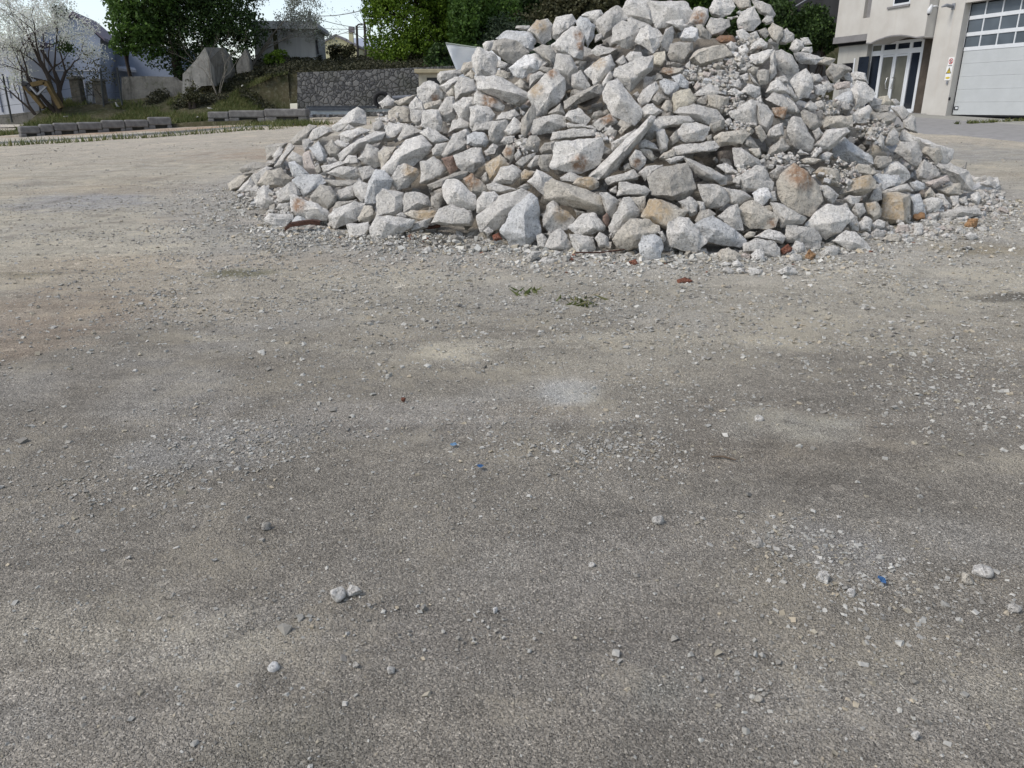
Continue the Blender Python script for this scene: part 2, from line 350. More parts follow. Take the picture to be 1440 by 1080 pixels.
# ------------------------------------------------------------------ the rubble heap
# one line per rock: tint | outline | options   (outlines were read off the photograph, six units to its pixel, from the corner named by @)
ROCKS = '''
@320,130
d|545,440 520,410 690,270 750,285 700,350 640,440
w|690,375 720,310 800,278 870,300 900,335 760,405 700,415
g|635,400 690,395 730,420 690,480 655,500 635,450
b|690,470 765,418 840,530 835,590 770,605 735,545
p|638,520 690,490 730,580 760,685 690,690 638,630
d|820,450 880,400 950,480 930,545 860,540
w|890,420 930,400 1025,430 1000,470 940,475
w|885,280 1000,190 1095,125 1165,170 1170,270 1080,290 980,260 930,330 885,310|q 1040,250|L large pale slab on the skyline in front of the steel beams/pale skyline slab
w|950,350 1130,293 1200,325 1100,390 1020,425 960,405
w|935,520 1100,395 1250,330 1330,340 1300,400 1150,450 1040,520 960,580|q 1100,430|L long pale leaning block pointing up to the right, left flank/long leaning block
g|965,330 1020,265 1080,300 1010,325
w|1275,90 1355,20 1410,70 1380,125 1310,135|L white angular rock perched before the black tyre/white rock by the tyre
d|320,460 400,430 500,430 470,490 390,560 330,570
w|380,540 440,455 475,480 460,530 400,575
g|400,620 520,435 570,450 545,500 430,640|L thin straight concrete bar leaning at the far left edge of the heap/thin leaning bar
g|510,545 545,490 630,540 630,610 570,600 515,580
b|515,590 570,575 685,690 600,740 545,700
d|95,640 200,590 330,590 400,600 240,660 130,680|L dark flat slab lying low on the gravel, outermost on the left/dark outermost slab
w|80,830 190,720 240,790 200,840 120,845
g|210,700 330,625 380,640 340,700 250,790 230,760
t|250,770 330,665 450,640 545,730 500,790 380,800 300,800
t|5,770 100,700 215,680 110,800 20,830
w|230,930 260,820 310,785 420,860 425,940 320,985 290,990|q 320,900|L white wedge with a dark underside at the left foot/white wedge at the left foot
g|405,840 500,780 560,745 620,870 520,930 440,940
b|548,740 590,700 780,690 830,760 700,850 650,875 595,830|L broad smooth bluish slab above the rust-splashed block/smooth bluish slab
d|700,880 780,780 860,790 920,870 910,930 840,1010 800,940 720,910
w|525,870 570,868 740,930 830,980 855,1020 840,1080 690,1080 600,1030 540,1000|q 760,980|s 590,950,75,o|L white block splashed with brown rust at the left foot/rust-splashed block
w|790,620 940,580 985,600 930,635 840,680 815,670
w|970,600 1020,530 1090,530 1110,600 1020,615
g|845,680 950,630 1090,625 1120,710 1050,740 920,715
d|830,740 900,730 1050,760 1100,740 1060,790 900,800
g|920,830 1060,780 1080,880 990,920 925,915
w|1080,870 1060,790 1110,730 1230,790 1200,900 1140,930
g|1100,560 1180,440 1270,480 1300,620 1240,640 1150,600|q 1200,540
g|1100,640 1200,620 1250,660 1200,740 1145,750
b|1190,750 1250,650 1330,660 1390,740 1370,810 1250,930 1160,930|q 1230,740
g|1275,500 1330,460 1400,470 1340,600 1290,570
d|890,970 920,930 1080,910 1000,960 900,1005
g|830,560 900,545 930,575 870,590
d|740,640 770,610 805,670 760,690
g|1220,260 1290,230 1330,290 1280,330 1230,310
g|1240,215 1340,205 1350,245 1260,245
@320,200
w|855,620 900,570 1070,500 1155,520 1100,660 900,730 870,690|q 960,620
t|1095,640 1160,530 1220,540 1250,620 1200,670 1110,670|L beige chunk wedged beside the upright square block/beige wedged chunk
w|1015,700 1190,670 1205,730 1180,790 1030,830
g|410,560 440,520 520,510 530,570 470,580
w|310,660 350,600 430,640 550,610 545,650 470,715 370,710
b|555,640 590,615 670,655 660,680 540,690
p|500,740 740,700 700,745 560,750
g|810,750 845,725 870,760 840,790
w|425,780 455,755 490,780 460,800
g|1320,860 1370,830 1410,860 1380,900
@520,90
w|405,200 480,150 545,140 590,180 640,250 620,290 580,280 450,335 405,260|q 560,210|s 550,285,40,o|L white block touching the small beige hut in view/white block by the hut
g|570,80 600,65 750,50 790,80 700,130 600,165 575,130
w|590,190 720,110 790,110 720,180 640,235
g|715,190 760,110 870,130 910,230 850,265 770,290 730,300
t|205,320 270,285 400,255 350,330 250,350
w|330,350 390,270 450,330 460,400 350,390
t|160,400 220,360 330,370 340,500 240,510 140,520
g|340,380 460,390 440,500 400,520 345,480
t|450,340 600,300 615,350 580,385 470,380
w|430,520 455,400 520,380 580,390 605,470 600,550 560,575 500,540|q 560,440
g|580,390 650,275 710,280 730,350 730,450 650,490 610,480
w|700,340 790,290 880,275 890,330 840,480 750,460|q 800,370
w|880,260 910,230 1080,280 1130,350 1120,390 1060,400 880,340|s 1010,310,75,o|L white oblong block with a rusty brown end face/block with rusty end
w|850,370 900,345 1010,370 1050,430 1030,480 870,560 845,530 850,440
g|870,570 890,500 1050,480 1030,560 960,575
w|890,110 1060,90 1180,170 1320,240 1335,290 1260,365 1120,310 1020,240 920,210|q 1060,210 1240,250|L very large white slab sloping down to the right, upper left/very large sloping slab
g|1060,470 1120,410 1220,385 1265,430 1180,490
g|1040,490 1160,470 1170,560 1080,670 1010,640 1000,560
w|1120,570 1220,455 1305,520 1290,560 1180,620
g|1095,660 1130,615 1220,610 1225,665 1160,690
w|105,640 160,500 240,500 330,510 210,635 130,655
g|240,630 290,530 360,520 440,570 350,620 250,655
w|420,580 490,535 560,560 665,640 540,690 460,620
t|75,750 140,700 220,700 170,800 100,900 80,800
w|100,890 230,720 300,640 430,610 520,690 490,760 370,860 200,930 130,920|q 250,780 430,700|L big elongated pale boulder with a long ridge, left of centre/big ridged boulder
g|525,720 560,675 660,665 640,760 560,780 530,770
g|610,770 700,600 780,560 820,660 800,720 640,800
g|660,580 700,480 770,460 840,500 830,545 740,570
w|765,570 830,535 850,580 820,640 790,620
b|820,680 830,610 880,570 970,580 1010,650 970,700 900,700
g|710,775 850,710 940,710 968,830 950,860 870,915 780,905 740,850|q 880,830|L blocky grey rock with five sides above a dark hollow/five-sided grey rock
g|965,740 1040,670 1080,700 1060,770 980,780
g|420,900 430,830 540,790 630,850 650,890 600,950 480,1005 430,1000|L rounded grey boulder shading a dark hollow at its left/rounded grey boulder
g|170,990 240,860 300,840 400,890 415,930 320,1040 240,1060|q 330,930|s 340,885,75,s|L grey cube-like block with a light brown top face/brown-topped block
d|490,1020 600,960 770,900 830,910 790,970 620,1040 520,1080
r|610,800 710,770 750,870 680,930 640,860
t|975,850 1100,770 1175,850 1050,990 1000,990|s 1060,880,120,s|L flat tan-brown face standing on edge/tan upright slab
t|1115,750 1160,680 1215,710 1215,790 1190,840 1140,800|s 1165,740,45,o|L small upright rock with an orange rust face/small orange-faced rock
d|930,960 985,905 1000,990 970,1010
d|1310,680 1350,610 1410,600 1440,640 1420,740 1320,760
d|1225,650 1300,610 1330,660 1290,720 1230,710
g|1265,370 1310,410 1300,440 1270,430
d|1280,470 1380,330 1400,440 1320,620 1280,590
t|1210,170 1270,125 1310,160 1300,210 1240,210
t|1060,90 1090,50 1150,60 1180,120 1130,140
g|1210,780 1260,720 1285,770 1240,820
g|1230,840 1290,780 1400,745 1390,790 1290,880
t|640,240 700,195 715,270 670,275
@520,210
g|60,560 60,400 110,340 280,370 285,440 270,520 215,565|q 215,400 210,520|L upright square grey block at the foot of the heap/upright square block
g|280,440 300,375 380,355 490,395 520,480 420,490 290,530|q 400,450
d|515,400 560,370 610,360 620,430 580,505 520,480
w|0,660 60,560 240,575 375,600 340,670 180,760 70,795 10,740|q 140,620|L big white pointed block on the gravel at the foot/white pointed block
w|215,550 270,530 320,575 230,580
t|300,540 350,520 560,520 570,570 520,600 420,610 340,580|s 470,550,110,s
g|340,640 400,610 530,570 490,660 340,700
w|610,320 650,250 730,245 800,300 890,390 900,470 880,520 770,470 660,460 620,400|q 720,360|L tall pale boulder with a humped top at the foot/humped pale boulder
g|520,620 590,500 690,470 850,520 880,600 850,640 650,650
t|785,250 860,200 900,225 1000,330 970,360 900,400 860,370|s 860,250,90,o|L narrow rust-orange topped block leaning down to the right/rust-orange leaning block
g|985,300 1050,280 1240,340 1100,375 1010,350
g|1040,280 1110,155 1200,130 1280,180 1270,230 1200,300 1130,290
w|905,430 960,360 1050,360 1100,400 1060,520 990,560 910,530
g|910,560 1000,540 1090,400 1270,340 1340,370 1300,440 1210,500 1120,670 1000,660 940,690 915,620|q 1100,520|L large grey slab behind the tall blue-white wedge/large grey foot slab
b|1105,680 1200,500 1300,410 1360,370 1420,420 1440,560 1440,700 1400,750 1310,820 1180,800|q 1300,540 1310,720|L tall blue-white wedge standing at the foot/tall blue-white wedge
t|1270,200 1310,170 1390,190 1330,270 1280,260|s 1330,220,60,s
g|1240,330 1320,280 1370,310 1330,350
k|1030,730 1090,695 1120,760 1050,770|L dull red brick scrap beside the tall blue-white wedge/red brick scrap
g|1230,850 1270,825 1310,860 1280,890
g|960,690 1000,660 1040,690 1000,730
g|440,860 500,820 545,860 500,890
@620,0
w|355,375 380,350 450,340 440,420 380,440
w|265,480 310,400 380,440 460,460 490,520 460,640 300,640 270,560|L tall white rock beside the white sheet/tall rock by the sheet
d|425,420 450,350 540,325 640,350 740,440 640,540 560,530 480,460|L dark beige rounded slab near the skyline, above the bright white block/dark beige slab
b|465,325 560,255 660,260 770,270 800,350 780,420 740,440 640,350 540,325
g|625,240 640,215 750,220 740,255
g|730,260 810,170 900,165 940,210 930,330 860,380 800,350 780,280|s 830,215,75,s|L skyline block with an orange-tan top corner/tan-cornered skyline block
w|935,240 970,145 1100,125 1135,180 1100,260 980,340 940,310
w|930,380 1000,320 1100,230 1150,225 1200,300 1210,400 1190,500 1130,510 1090,450 960,470|s 1165,290,50,o|s 1180,390,45,o|L bulky white rock with two rusty patches near the skyline/twice-rusted white rock
b|1140,180 1180,140 1240,150 1310,230 1290,320 1240,400 1205,300 1150,220
w|1195,130 1230,105 1345,80 1370,120 1300,205 1250,150
d|780,420 850,380 920,380 975,480 960,570 860,490
v|575,575 720,465 840,445 860,520 820,590 690,655 620,640|q 750,545|L bright white chiselled block above a dark gap/bright white chiselled block
g|950,580 980,460 1090,470 1160,590 1100,640 1090,720 1030,650
w|735,780 920,600 960,585 1040,660 1050,760 1020,840 870,970 800,975 790,870 740,810|q 930,770|s 940,610,50,o|s 800,750,75,s|L large pale boulder with an orange-stained upper edge, tilted left/tilted orange-edged boulder
g|745,740 750,640 830,600 890,630 800,700
d|820,590 850,560 940,575 900,620 840,600
g|1100,720 1110,630 1180,595 1260,720 1230,760 1120,750
w|1210,600 1330,500 1430,465 1470,545 1420,650 1300,715|s 1330,520,70,s|q 1380,580
g|1270,430 1320,385 1440,400 1500,410 1430,460 1320,480
d|1040,850 1130,790 1330,710 1380,740 1350,800 1240,850 1050,920|q 1240,770|L dark grey-brown beam lying slanted under the oval slab/dark slanted beam
t|460,640 480,590 540,595 560,650 520,680
g|470,570 490,510 560,540 530,590
t|165,600 190,525 260,520 270,570 200,640
t|200,640 260,580 295,620 270,670
d|900,960 1010,870 1045,960 1000,980
g|1300,290 1350,280 1370,320 1300,360
@830,0
g|50,230 60,180 170,70 235,50 275,80 315,160 290,180 190,220 170,300 110,330 60,270|L smooth grey slab with a yellowish edge on the skyline/smooth skyline slab
g|175,360 190,240 270,175 380,210 420,260 370,380 310,415 220,385|q 300,320
g|310,165 340,148 490,205 520,230 430,260 340,250
w|380,350 430,240 490,215 580,260 610,300 600,370 530,445 450,400|q 500,330
w|270,70 310,0 360,-15 490,5 490,110 540,200 520,220 400,140 320,150 270,110
w|490,10 620,5 800,10 860,100 820,190 760,160 640,180 560,240 540,180 500,100|q 680,60|L huge pale boulder crowning the heap with an overhanging edge/huge crowning boulder
w|640,190 690,165 780,165 815,220 770,265 710,230
g|585,380 640,250 700,215 705,330 650,430 590,430
v|755,320 800,240 850,225 905,240 915,320 880,350 780,345|L brightest white cube-like rock just below the crest/brightest white rock
w|825,200 880,70 920,55 995,75 1000,140 960,220 890,220|s 910,150,65,o|L crest rock with a rust-brown front face/crest rock with rust face
d|890,210 940,205 1020,300 1010,335 920,320 910,250
w|1010,70 1050,-10 1190,-10 1220,60 1180,120 1100,155 1020,130
g|980,220 1020,150 1170,165 1180,220 1100,290 1020,310
w|1160,150 1240,130 1250,145 1190,170
w|1230,110 1260,80 1285,100 1260,130
w|1240,200 1270,100 1380,55 1430,160 1440,190 1380,255 1310,265 1250,235|q 1330,170|L large white blocky rock right of the summit/large summit block
t|1200,0 1340,-20 1360,60 1270,85 1225,40
g|1350,-15 1440,0 1520,40 1560,120 1530,160 1440,130 1390,60|L grey rounded boulder ending the crest on the right/rounded crest-end boulder
d|650,460 680,370 760,350 860,360 870,430 790,530 680,510
t|845,500 870,450 960,400 1120,375 1200,460 1060,490 930,580 870,540|L long cream-coloured boulder left of the patch of fine chips/long cream boulder
r|1050,330 1100,295 1210,300 1230,350 1100,365|s 1140,325,75,o
w|1230,260 1290,240 1370,320 1360,380 1270,370
g|1140,380 1190,350 1250,400 1200,440
w|1250,400 1310,370 1340,430 1310,480 1260,450
y|535,460 560,440 630,430 640,500 590,570 530,550
w|300,480 340,430 430,440 440,480 340,540
g|200,640 230,560 440,480 530,475 530,570 440,690 340,770 270,680|q 340,660 480,570|L big grey slab tipped with a shaded lower face above the oval slab/big tipped grey slab
g|210,520 280,470 320,540 250,560
t|580,610 620,570 790,575 770,610 660,640|s 650,590,60,o|L small flat rock with an orange middle/small orange-centred rock
b|590,690 640,660 740,700 750,750 680,820 630,800 600,740
b|690,650 760,625 840,690 830,750 750,750
w|400,840 440,760 550,685 590,730 540,810 480,880 430,890
d|505,850 570,770 635,830 570,890
g|355,800 400,765 420,800 390,830
w|107,790 150,700 230,668 280,720 350,810 440,930 430,990 370,1060 290,1030 190,970 120,860|q 250,840|L pale oval slab tilted down to the right, centre of the heap/tilted oval slab
w|435,930 480,875 530,870 610,940 540,990 450,990
y|690,870 700,790 830,745 890,830 870,880 770,900 700,950|L yellowish cream block at mid-height/yellowish cream block
t|600,910 640,850 690,840 690,940 640,955
g|715,950 760,910 880,880 1060,930 1130,1010 1010,1060 880,1010 800,980|q 900,960|L long grey spindle-shaped boulder right of the oval slab/spindle-shaped boulder
d|895,850 960,800 995,810 985,890 900,880
t|990,800 1040,795 1170,820 1160,870 1110,960 1000,900
g|870,790 1010,710 1150,760 1140,800 1000,800 880,820
w|1140,730 1190,680 1280,700 1260,750
w|1150,770 1220,745 1290,790 1240,820 1160,800
w|1270,780 1330,700 1430,740 1440,790 1390,830 1300,790
g|950,720 1000,650 1080,650 1130,720 1080,740
w|1260,640 1330,615 1340,680 1300,700
g|1080,630 1150,620 1170,670 1110,690
w|100,700 170,600 190,660 150,710 110,730
d|640,510 700,520 800,550 760,570 640,550
g|800,560 840,510 850,570 830,600
d|520,640 600,620 620,670 540,690
@740,110
w|325,330 360,280 440,255 540,340 500,395 400,390
g|40,440 60,350 230,305 330,330 330,410 200,465 60,475|q 180,360|L flat oblong grey block lying level, left of the orange-topped rock/level oblong block
g|210,520 230,460 420,425 580,430 605,490 420,510 230,530
w|205,740 245,640 250,540 400,510 625,505 650,570 620,715 560,760 450,805 330,790 220,760|q 460,600 430,690|s 450,720,80,o|L biggest white squared block with a rusty undercut, centre left/biggest squared block
d|100,720 110,650 240,640 210,740 190,790 120,770
d|115,600 150,545 250,530 240,620 130,640
g|15,740 80,650 110,650 100,740 40,760
w|530,830 720,650 940,440 1040,325 1080,340 1060,400 920,600 760,770 620,870 560,850|q 740,700 980,440|L long straight concrete beam lying diagonally up to the right/long diagonal beam
w|720,600 720,540 770,500 920,430 930,480 780,590 730,620
g|980,420 1080,370 1180,400 1110,470 1060,520 990,510
g|1070,370 1110,320 1370,320 1420,360 1400,380 1260,410 1130,430|L thin layered slab with straight edges/thin layered slab
g|565,390 620,340 720,300 790,370 740,400 620,445|s 680,330,70,o|L grey block with a bright orange top below the dark beam/orange-topped grey block
d|550,330 570,290 680,260 700,300 600,350
t|775,450 830,380 880,400 800,480
d|650,470 700,430 770,440 750,500 680,500
g|620,480 650,470 700,520 690,545 640,530
w|945,540 1000,510 1080,550 1130,610 1050,600 960,585
w|1080,440 1170,425 1205,520 1190,600 1140,630 1110,540
w|870,680 920,600 970,620 1015,680 1000,730 950,780 890,740|s 935,715,45,o|L small white rock with a rust hole right of the diagonal beam/rust-spotted white rock
t|960,600 1040,600 1110,670 1060,690 990,650
t|1115,680 1160,630 1240,605 1255,650 1150,700
g|660,850 700,830 900,770 960,820 940,860 790,880 690,905
g|770,960 790,880 850,875 990,910 1045,950 1000,1000 840,1000 770,990|L smooth grey lens-shaped rock left of the big two-toned block/lens-shaped rock
g|950,800 1010,740 1150,735 1060,800 1000,870
d|1025,830 1150,750 1360,715 1390,800 1430,930 1370,1010 1280,1040 1200,1010 1060,980 1030,900|q 1210,840 1230,990|L big two-toned block with a tan left face and dark right face/big two-toned block
t|400,890 430,840 560,835 610,880 600,920 540,945 450,920|s 500,880,90,s|L brown rock under the lower end of the diagonal beam/brown rock under the beam
g|290,840 370,795 480,830 400,880 300,870
w|1180,690 1240,655 1330,660 1320,700 1220,720
g|330,380 400,385 560,400 590,430 350,420
d|640,560 720,600 700,640 640,640
g|700,940 760,910 770,980 700,970
d|820,740 870,720 880,770 830,780
@740,210
w|20,270 90,170 220,240 170,300 150,390 60,320
t|170,290 230,250 400,310 620,390 690,450 680,520 640,555 420,510 260,460 160,420|q 400,390 600,470|L long cream slab lying across the foot rocks/long cream foot slab
g|140,560 170,480 230,430 410,590 340,680 250,670 190,700 145,650|q 240,520|s 310,540,95,s|L triangular rock with a tan right face under the cream slab/tan-faced triangle
w|350,660 480,540 580,540 660,650 650,690 560,710 440,740 400,710|q 560,660|L pale faceted rock resting on a small square block/pale faceted rock
g|360,710 570,740 580,850 480,890 420,880 380,780|q 470,800
g|155,830 210,710 290,670 350,730 380,800 360,870 270,860 180,850|q 290,810
g|90,730 130,710 180,760 150,840 100,830
g|575,750 620,695 690,740 700,820 620,820
g|695,650 820,410 870,405 960,520 955,570 860,620 750,720 700,690|q 860,520|L grey pyramid-shaped rock standing at the foot/grey pyramid rock
g|620,370 680,365 790,440 720,580 680,530 690,450
t|735,760 800,660 880,590 1000,590 1110,640 1120,690 990,740 950,830 860,850 770,820|q 900,720|L wide beige-grey boulder behind the blue-white egg-shaped stone/wide beige foot boulder
b|950,800 985,730 1080,715 1140,750 1160,820 1130,930 1030,960 960,880|q 1060,820|L blue-white egg-shaped stone standing foremost at the foot/blue-white egg-shaped stone
t|975,570 1040,415 1090,410 1240,450 1370,520 1330,570 1230,590 1180,680 1120,660 1060,610|s 1090,520,150,s|L orange-tan faced slab under the big two-toned block/orange-tan foot slab
g|1280,440 1400,400 1440,440 1440,530 1380,570 1360,520
t|880,410 1000,400 1000,520 960,530 930,470
k|330,930 370,900 400,930 370,955|L pinkish brick crumb below the pale faceted rock/pinkish brick crumb
k|875,950 920,930 945,970 900,985|L dark red brick crumb left of the egg-shaped stone/dark red brick crumb
g|100,950 150,910 270,930 250,970 140,980
g|0,900 60,860 135,860 90,930 20,970
g|210,910 250,845 305,880 280,920
g|1110,700 1150,690 1185,760 1160,800
d|1060,960 1090,930 1130,960 1110,970
r|640,570 680,540 700,600 680,650 640,600
g|150,710 200,700 230,720 200,760
g|690,720 730,700 740,750 700,770
d|410,510 500,530 420,570
@940,110
d|355,380 470,350 475,430 380,465 350,420
w|75,440 130,390 230,375 350,410 320,510 290,530 150,540 80,500|q 220,450|L cream square block stacked on a flat slab/cream stacked block
g|40,590 110,560 380,535 430,580 400,615 180,655 70,650|L flat slab carrying the cream square block/flat carrying slab
t|390,500 450,455 640,435 690,465 650,500 620,550 440,575 400,540
g|515,290 600,260 700,175 760,200 750,270 740,400 690,430 600,370 530,330|q 700,260|L large angular grey rock with a dark left facet, right of centre/dark-faceted angular rock
g|740,210 830,230 890,310 860,430 830,460 770,410 740,320
w|740,170 780,145 800,210 760,220
w|470,360 520,325 550,380 500,415
g|825,180 890,120 960,140 1010,180 1090,270 1100,300 1000,300 920,250 860,210
t|870,250 1010,240 970,350 900,340 880,290|s 940,280,100,o|L rust-brown underside of a rock on the right slope/rust-brown wedge
g|1000,160 1060,200 1110,280 1080,300 1010,200
g|1000,450 1010,370 1060,325 1120,340 1220,520 1200,610 1080,590 1020,530|q 1080,440|L smooth grey drop-shaped slab standing on the right slope/drop-shaped slab
d|1115,290 1150,265 1250,310 1285,380 1230,440 1190,440 1130,350
g|830,500 850,430 900,390 965,380 970,480 900,510
t|730,420 770,400 830,490 790,545 740,470
d|640,500 690,485 760,580 730,595 660,580 630,560
d|840,650 850,590 960,505 1020,580 980,620 880,660|q 930,590
g|545,590 620,590 760,690 780,740 620,770 560,740
t|680,600 770,590 790,660 750,690
g|570,840 740,740 810,750 880,880 880,950 740,920 640,960 590,880
w|410,740 490,710 540,740 555,810 490,810
g|120,660 200,680 350,750 490,830 480,890 440,905 260,840 200,760|q 330,800|L long grey block slanting down right, touching the two-toned block/slanting grey block
g|250,895 420,900 500,960 515,1040 460,1080 330,1090 280,1000
g|440,920 620,950 700,1000 610,1060 520,1060 500,960
v|705,970 760,930 850,920 860,1000 800,1075 740,1060|q 800,1000|L small very white angular stone left of the big orange-topped boulder/small very white stone
t|920,870 960,800 1060,725 1180,800 1270,900 1300,1030 1250,1110 1190,1160 1080,1130 960,1050 925,980|q 1090,900|s 1140,800,150,o|L largest cream boulder with an orange top, right of centre/big orange-topped boulder
g|850,800 920,740 1030,730 960,800 930,850 880,850
g|1095,730 1180,725 1235,770 1200,810
g|1260,900 1340,900 1440,990 1380,1060 1300,1020
t|1220,800 1280,750 1380,760 1440,800 1440,920 1300,900|s 1290,815,50,s|L rough ochre-speckled lump right of the orange-topped boulder/ochre-speckled lump
w|1080,630 1110,595 1180,640 1110,650
w|1200,640 1250,585 1290,610 1240,660
g|1270,650 1340,620 1390,640 1360,670
w|1290,300 1330,275 1370,300 1330,325
w|1225,60 1290,50 1330,80 1320,140 1240,150
g|1210,450 1270,420 1310,470 1250,520
t|870,690 950,660 960,700 900,730
g|960,700 1000,650 1090,660 1060,700
t|1100,690 1200,670 1290,690 1240,720 1120,720
t|0,620 40,600 60,650 10,660
t|530,170 600,175 590,220 540,210
d|10,500 70,430 80,520 30,570
d|320,490 360,480 370,530 330,530
@940,220
w|-20,660 0,570 50,515 170,520 200,570 325,710 260,790 200,810 130,770 20,760|q 120,640|L creamy white lumpy boulder at the foot, right of the tan slab/creamy foot boulder
b|215,585 300,530 380,510 470,570 590,640 655,715 600,770 480,720 330,720 290,650|q 400,620|L pale blue-white slab with the blue plastic scrap beneath it/pale blue-white slab
g|415,510 520,420 580,408 590,480 630,620 560,620 470,560|q 540,520|L pointed grey rock like a small peak above the blue-white slab/pointed grey peak
t|580,460 640,390 720,370 810,420 920,510 900,590 800,620 690,600 620,560|s 880,560,50,o|q 700,480|L speckled beige rock with a rusty lower corner/speckled beige rock
g|860,390 960,400 1080,460 1170,520 1130,570 950,600 920,480
t|790,430 860,410 930,460 850,470
g|855,300 900,290 910,370 860,380
w|1155,580 1260,450 1340,400 1440,410 1510,440 1560,520 1440,640 1330,700 1290,640 1220,590|q 1380,560|L large bluish white block with a dark underside, right foot/large right foot block
g|990,700 1000,580 1080,580 1230,600 1290,690 1280,760 1240,800 1160,760 1000,720|q 1100,650
w|725,680 850,610 940,640 985,680 960,730 860,700
g|640,740 740,690 890,720 940,770 940,860 850,860 780,790 640,800
w|700,830 740,780 800,800 815,880 720,890
p|610,830 650,800 700,830 690,870 630,860
t|430,870 440,800 510,770 600,830 620,880 530,900 440,900|L olive beige stone on the gravel below the blue plastic scrap/olive beige stone
k|945,790 1010,735 1050,770 1040,800 960,840|L dark red brick piece wedged at the right foot/wedged red brick
w|1050,770 1075,720 1130,730 1165,790 1110,825 1060,810
o|1150,840 1190,785 1240,830 1200,880 1150,870|L small brown stone right of the wedged red brick/small brown stone
g|1010,860 1050,820 1120,840 1130,890 1040,890
w|920,970 1000,920 1060,940 1085,980 1040,1010 940,1000|L low white stone lying alone on gravel, right foreground of the heap/lone low white stone
w|535,900 580,865 640,920 610,940 550,930
w|570,960 600,935 660,940 650,990 590,990
w|440,910 480,885 530,910 480,930
g|450,960 490,930 555,970 530,990 470,985
g|665,970 720,945 800,960 780,1000 690,1000
g|1280,810 1330,770 1430,770 1430,840 1300,850
k|70,1040 140,1010 210,1050 160,1080 80,1070|L crumbled orange-red brick piece on the gravel before the heap/crumbled brick piece
d|220,540 270,460 340,450 400,490 330,530 240,570
g|245,380 300,380 310,450 260,470
g|90,380 180,340 245,400 240,480 190,510 120,450
t|635,670 690,630 750,630 720,680 650,690
g|1380,710 1440,680 1440,760
@1020,0
g|310,180 350,130 400,140 405,185 340,215
d|270,260 340,235 370,290 340,330 290,300
t|360,250 400,195 480,240 490,290 440,370 380,320
g|480,260 520,245 580,290 580,340 500,380 450,360
w|560,360 600,325 660,350 670,400 590,450 540,410
w|630,320 700,315 725,370 670,385 640,350|L small pale rock on the right skyline against the dark bush/pale skyline rock
w|640,440 660,400 730,395 740,430 720,455
g|200,280 260,260 290,320 240,370
w|205,430 230,370 300,320 360,370 350,400 290,410|s 285,415,28,o
w|165,550 220,460 400,410 420,430 370,500 310,550 220,560|L flat-topped cream slab under the summit block, right side/flat-topped cream slab
g|370,560 380,480 420,420 430,620 370,690
g|410,560 420,440 470,420 560,470 610,560 590,620 500,620 440,580|q 520,510|L big bluish grey boulder on the right shoulder/right shoulder boulder
d|260,640 275,590 370,590 360,700 290,720
t|190,590 230,565 280,570 250,640 200,620
w|580,450 640,440 730,460 830,490 760,540 650,540 600,510|q 700,500|L pale slab roofing a dark slot on the right skyline/slab roofing the slot
t|730,500 830,485 930,495 890,555 800,545 730,530
d|850,600 900,530 1010,550 1060,590 960,640 920,700 860,640
g|950,650 980,600 1050,610 1075,700 1030,690
w|1060,620 1110,600 1180,620 1200,700 1120,680 1080,680|L pale rock just left of the entrance door glass/pale rock by the entrance
p|915,720 950,695 1050,690 1050,740 990,755 930,760
w|550,690 600,620 680,580 730,640 740,740 700,820 620,835 580,780|q 660,730|L tall rounded white boulder on the right slope/tall white right boulder
w|345,780 380,700 430,670 520,740 540,790 450,790
g|520,700 560,740 600,830 560,830 520,780
g|420,660 500,635 530,690 480,710
w|730,640 790,620 830,670 790,700 740,690
g|810,690 870,680 910,760 870,780 840,730
w|1080,850 1060,760 1110,690 1190,700 1260,790 1240,850 1170,870 1100,920|q 1120,800|L large white rock on the right skyline before the entrance/large entrance-side rock
g|1190,860 1240,820 1320,840 1310,890 1230,910
b|920,830 990,780 1060,770 1080,850 1040,890 930,860
y|1290,820 1370,805 1400,860 1380,890 1310,890|L cream-yellow cube on the right skyline/cream-yellow cube
d|1240,920 1310,890 1400,890 1390,940 1280,955
w|1400,840 1440,835 1480,870 1430,900
p|835,870 900,860 970,880 950,950 880,950 845,910
w|670,910 700,870 760,870 780,920 720,940
g|760,860 820,840 840,900 780,930
g|970,880 1040,870 1060,930 980,940
w|0,400 60,450 50,480 0,490
g|205,620 230,640 300,740 230,700
@1140,90
t|90,480 140,445 350,440 355,530 200,540 110,540|q 230,480|L level grey-beige slab like a shelf, right slope/shelf-like slab
w|350,430 380,400 490,345 515,380 480,500 400,500 355,470|q 450,420|L white wedge tilted up beside the shelf-like slab/tilted white wedge
d|495,480 510,410 690,410 720,440 710,490 650,520 500,515|L thick flat grey slab under the cream-yellow cube/thick flat grey slab
g|680,370 780,355 830,420 780,490 720,430
g|780,480 850,430 880,450 900,580 830,570 780,540|L grey slab on edge ending the heap before the pavement/edge-on end slab
w|30,690 140,560 290,540 330,570 210,650 150,730 90,730
b|190,740 200,650 280,620 360,680 520,790 520,840 400,850 300,820 200,790|q 320,730|L broad bluish grey slab facing the viewer, right slope/broad bluish slab
t|460,600 510,530 560,630 540,660 480,650
g|545,670 590,590 620,620 620,700 590,720
g|620,690 650,590 700,545 740,590 740,660 690,690
w|0,790 80,705 90,740 40,790
g|60,790 120,745 185,760 150,820 80,820
w|760,640 780,565 850,580 1000,640 1100,690 1200,720 1190,790 1150,840 1110,840 1090,720 950,690 870,640|q 1000,670|L long white slab running down the right edge of the heap/long right edge slab
g|705,740 760,660 900,660 940,760 930,850 880,875 820,820 760,770|q 840,740|L rough grey lump before the long right edge slab/rough grey lump
t|930,740 970,700 1090,710 1110,800 1060,850 990,800
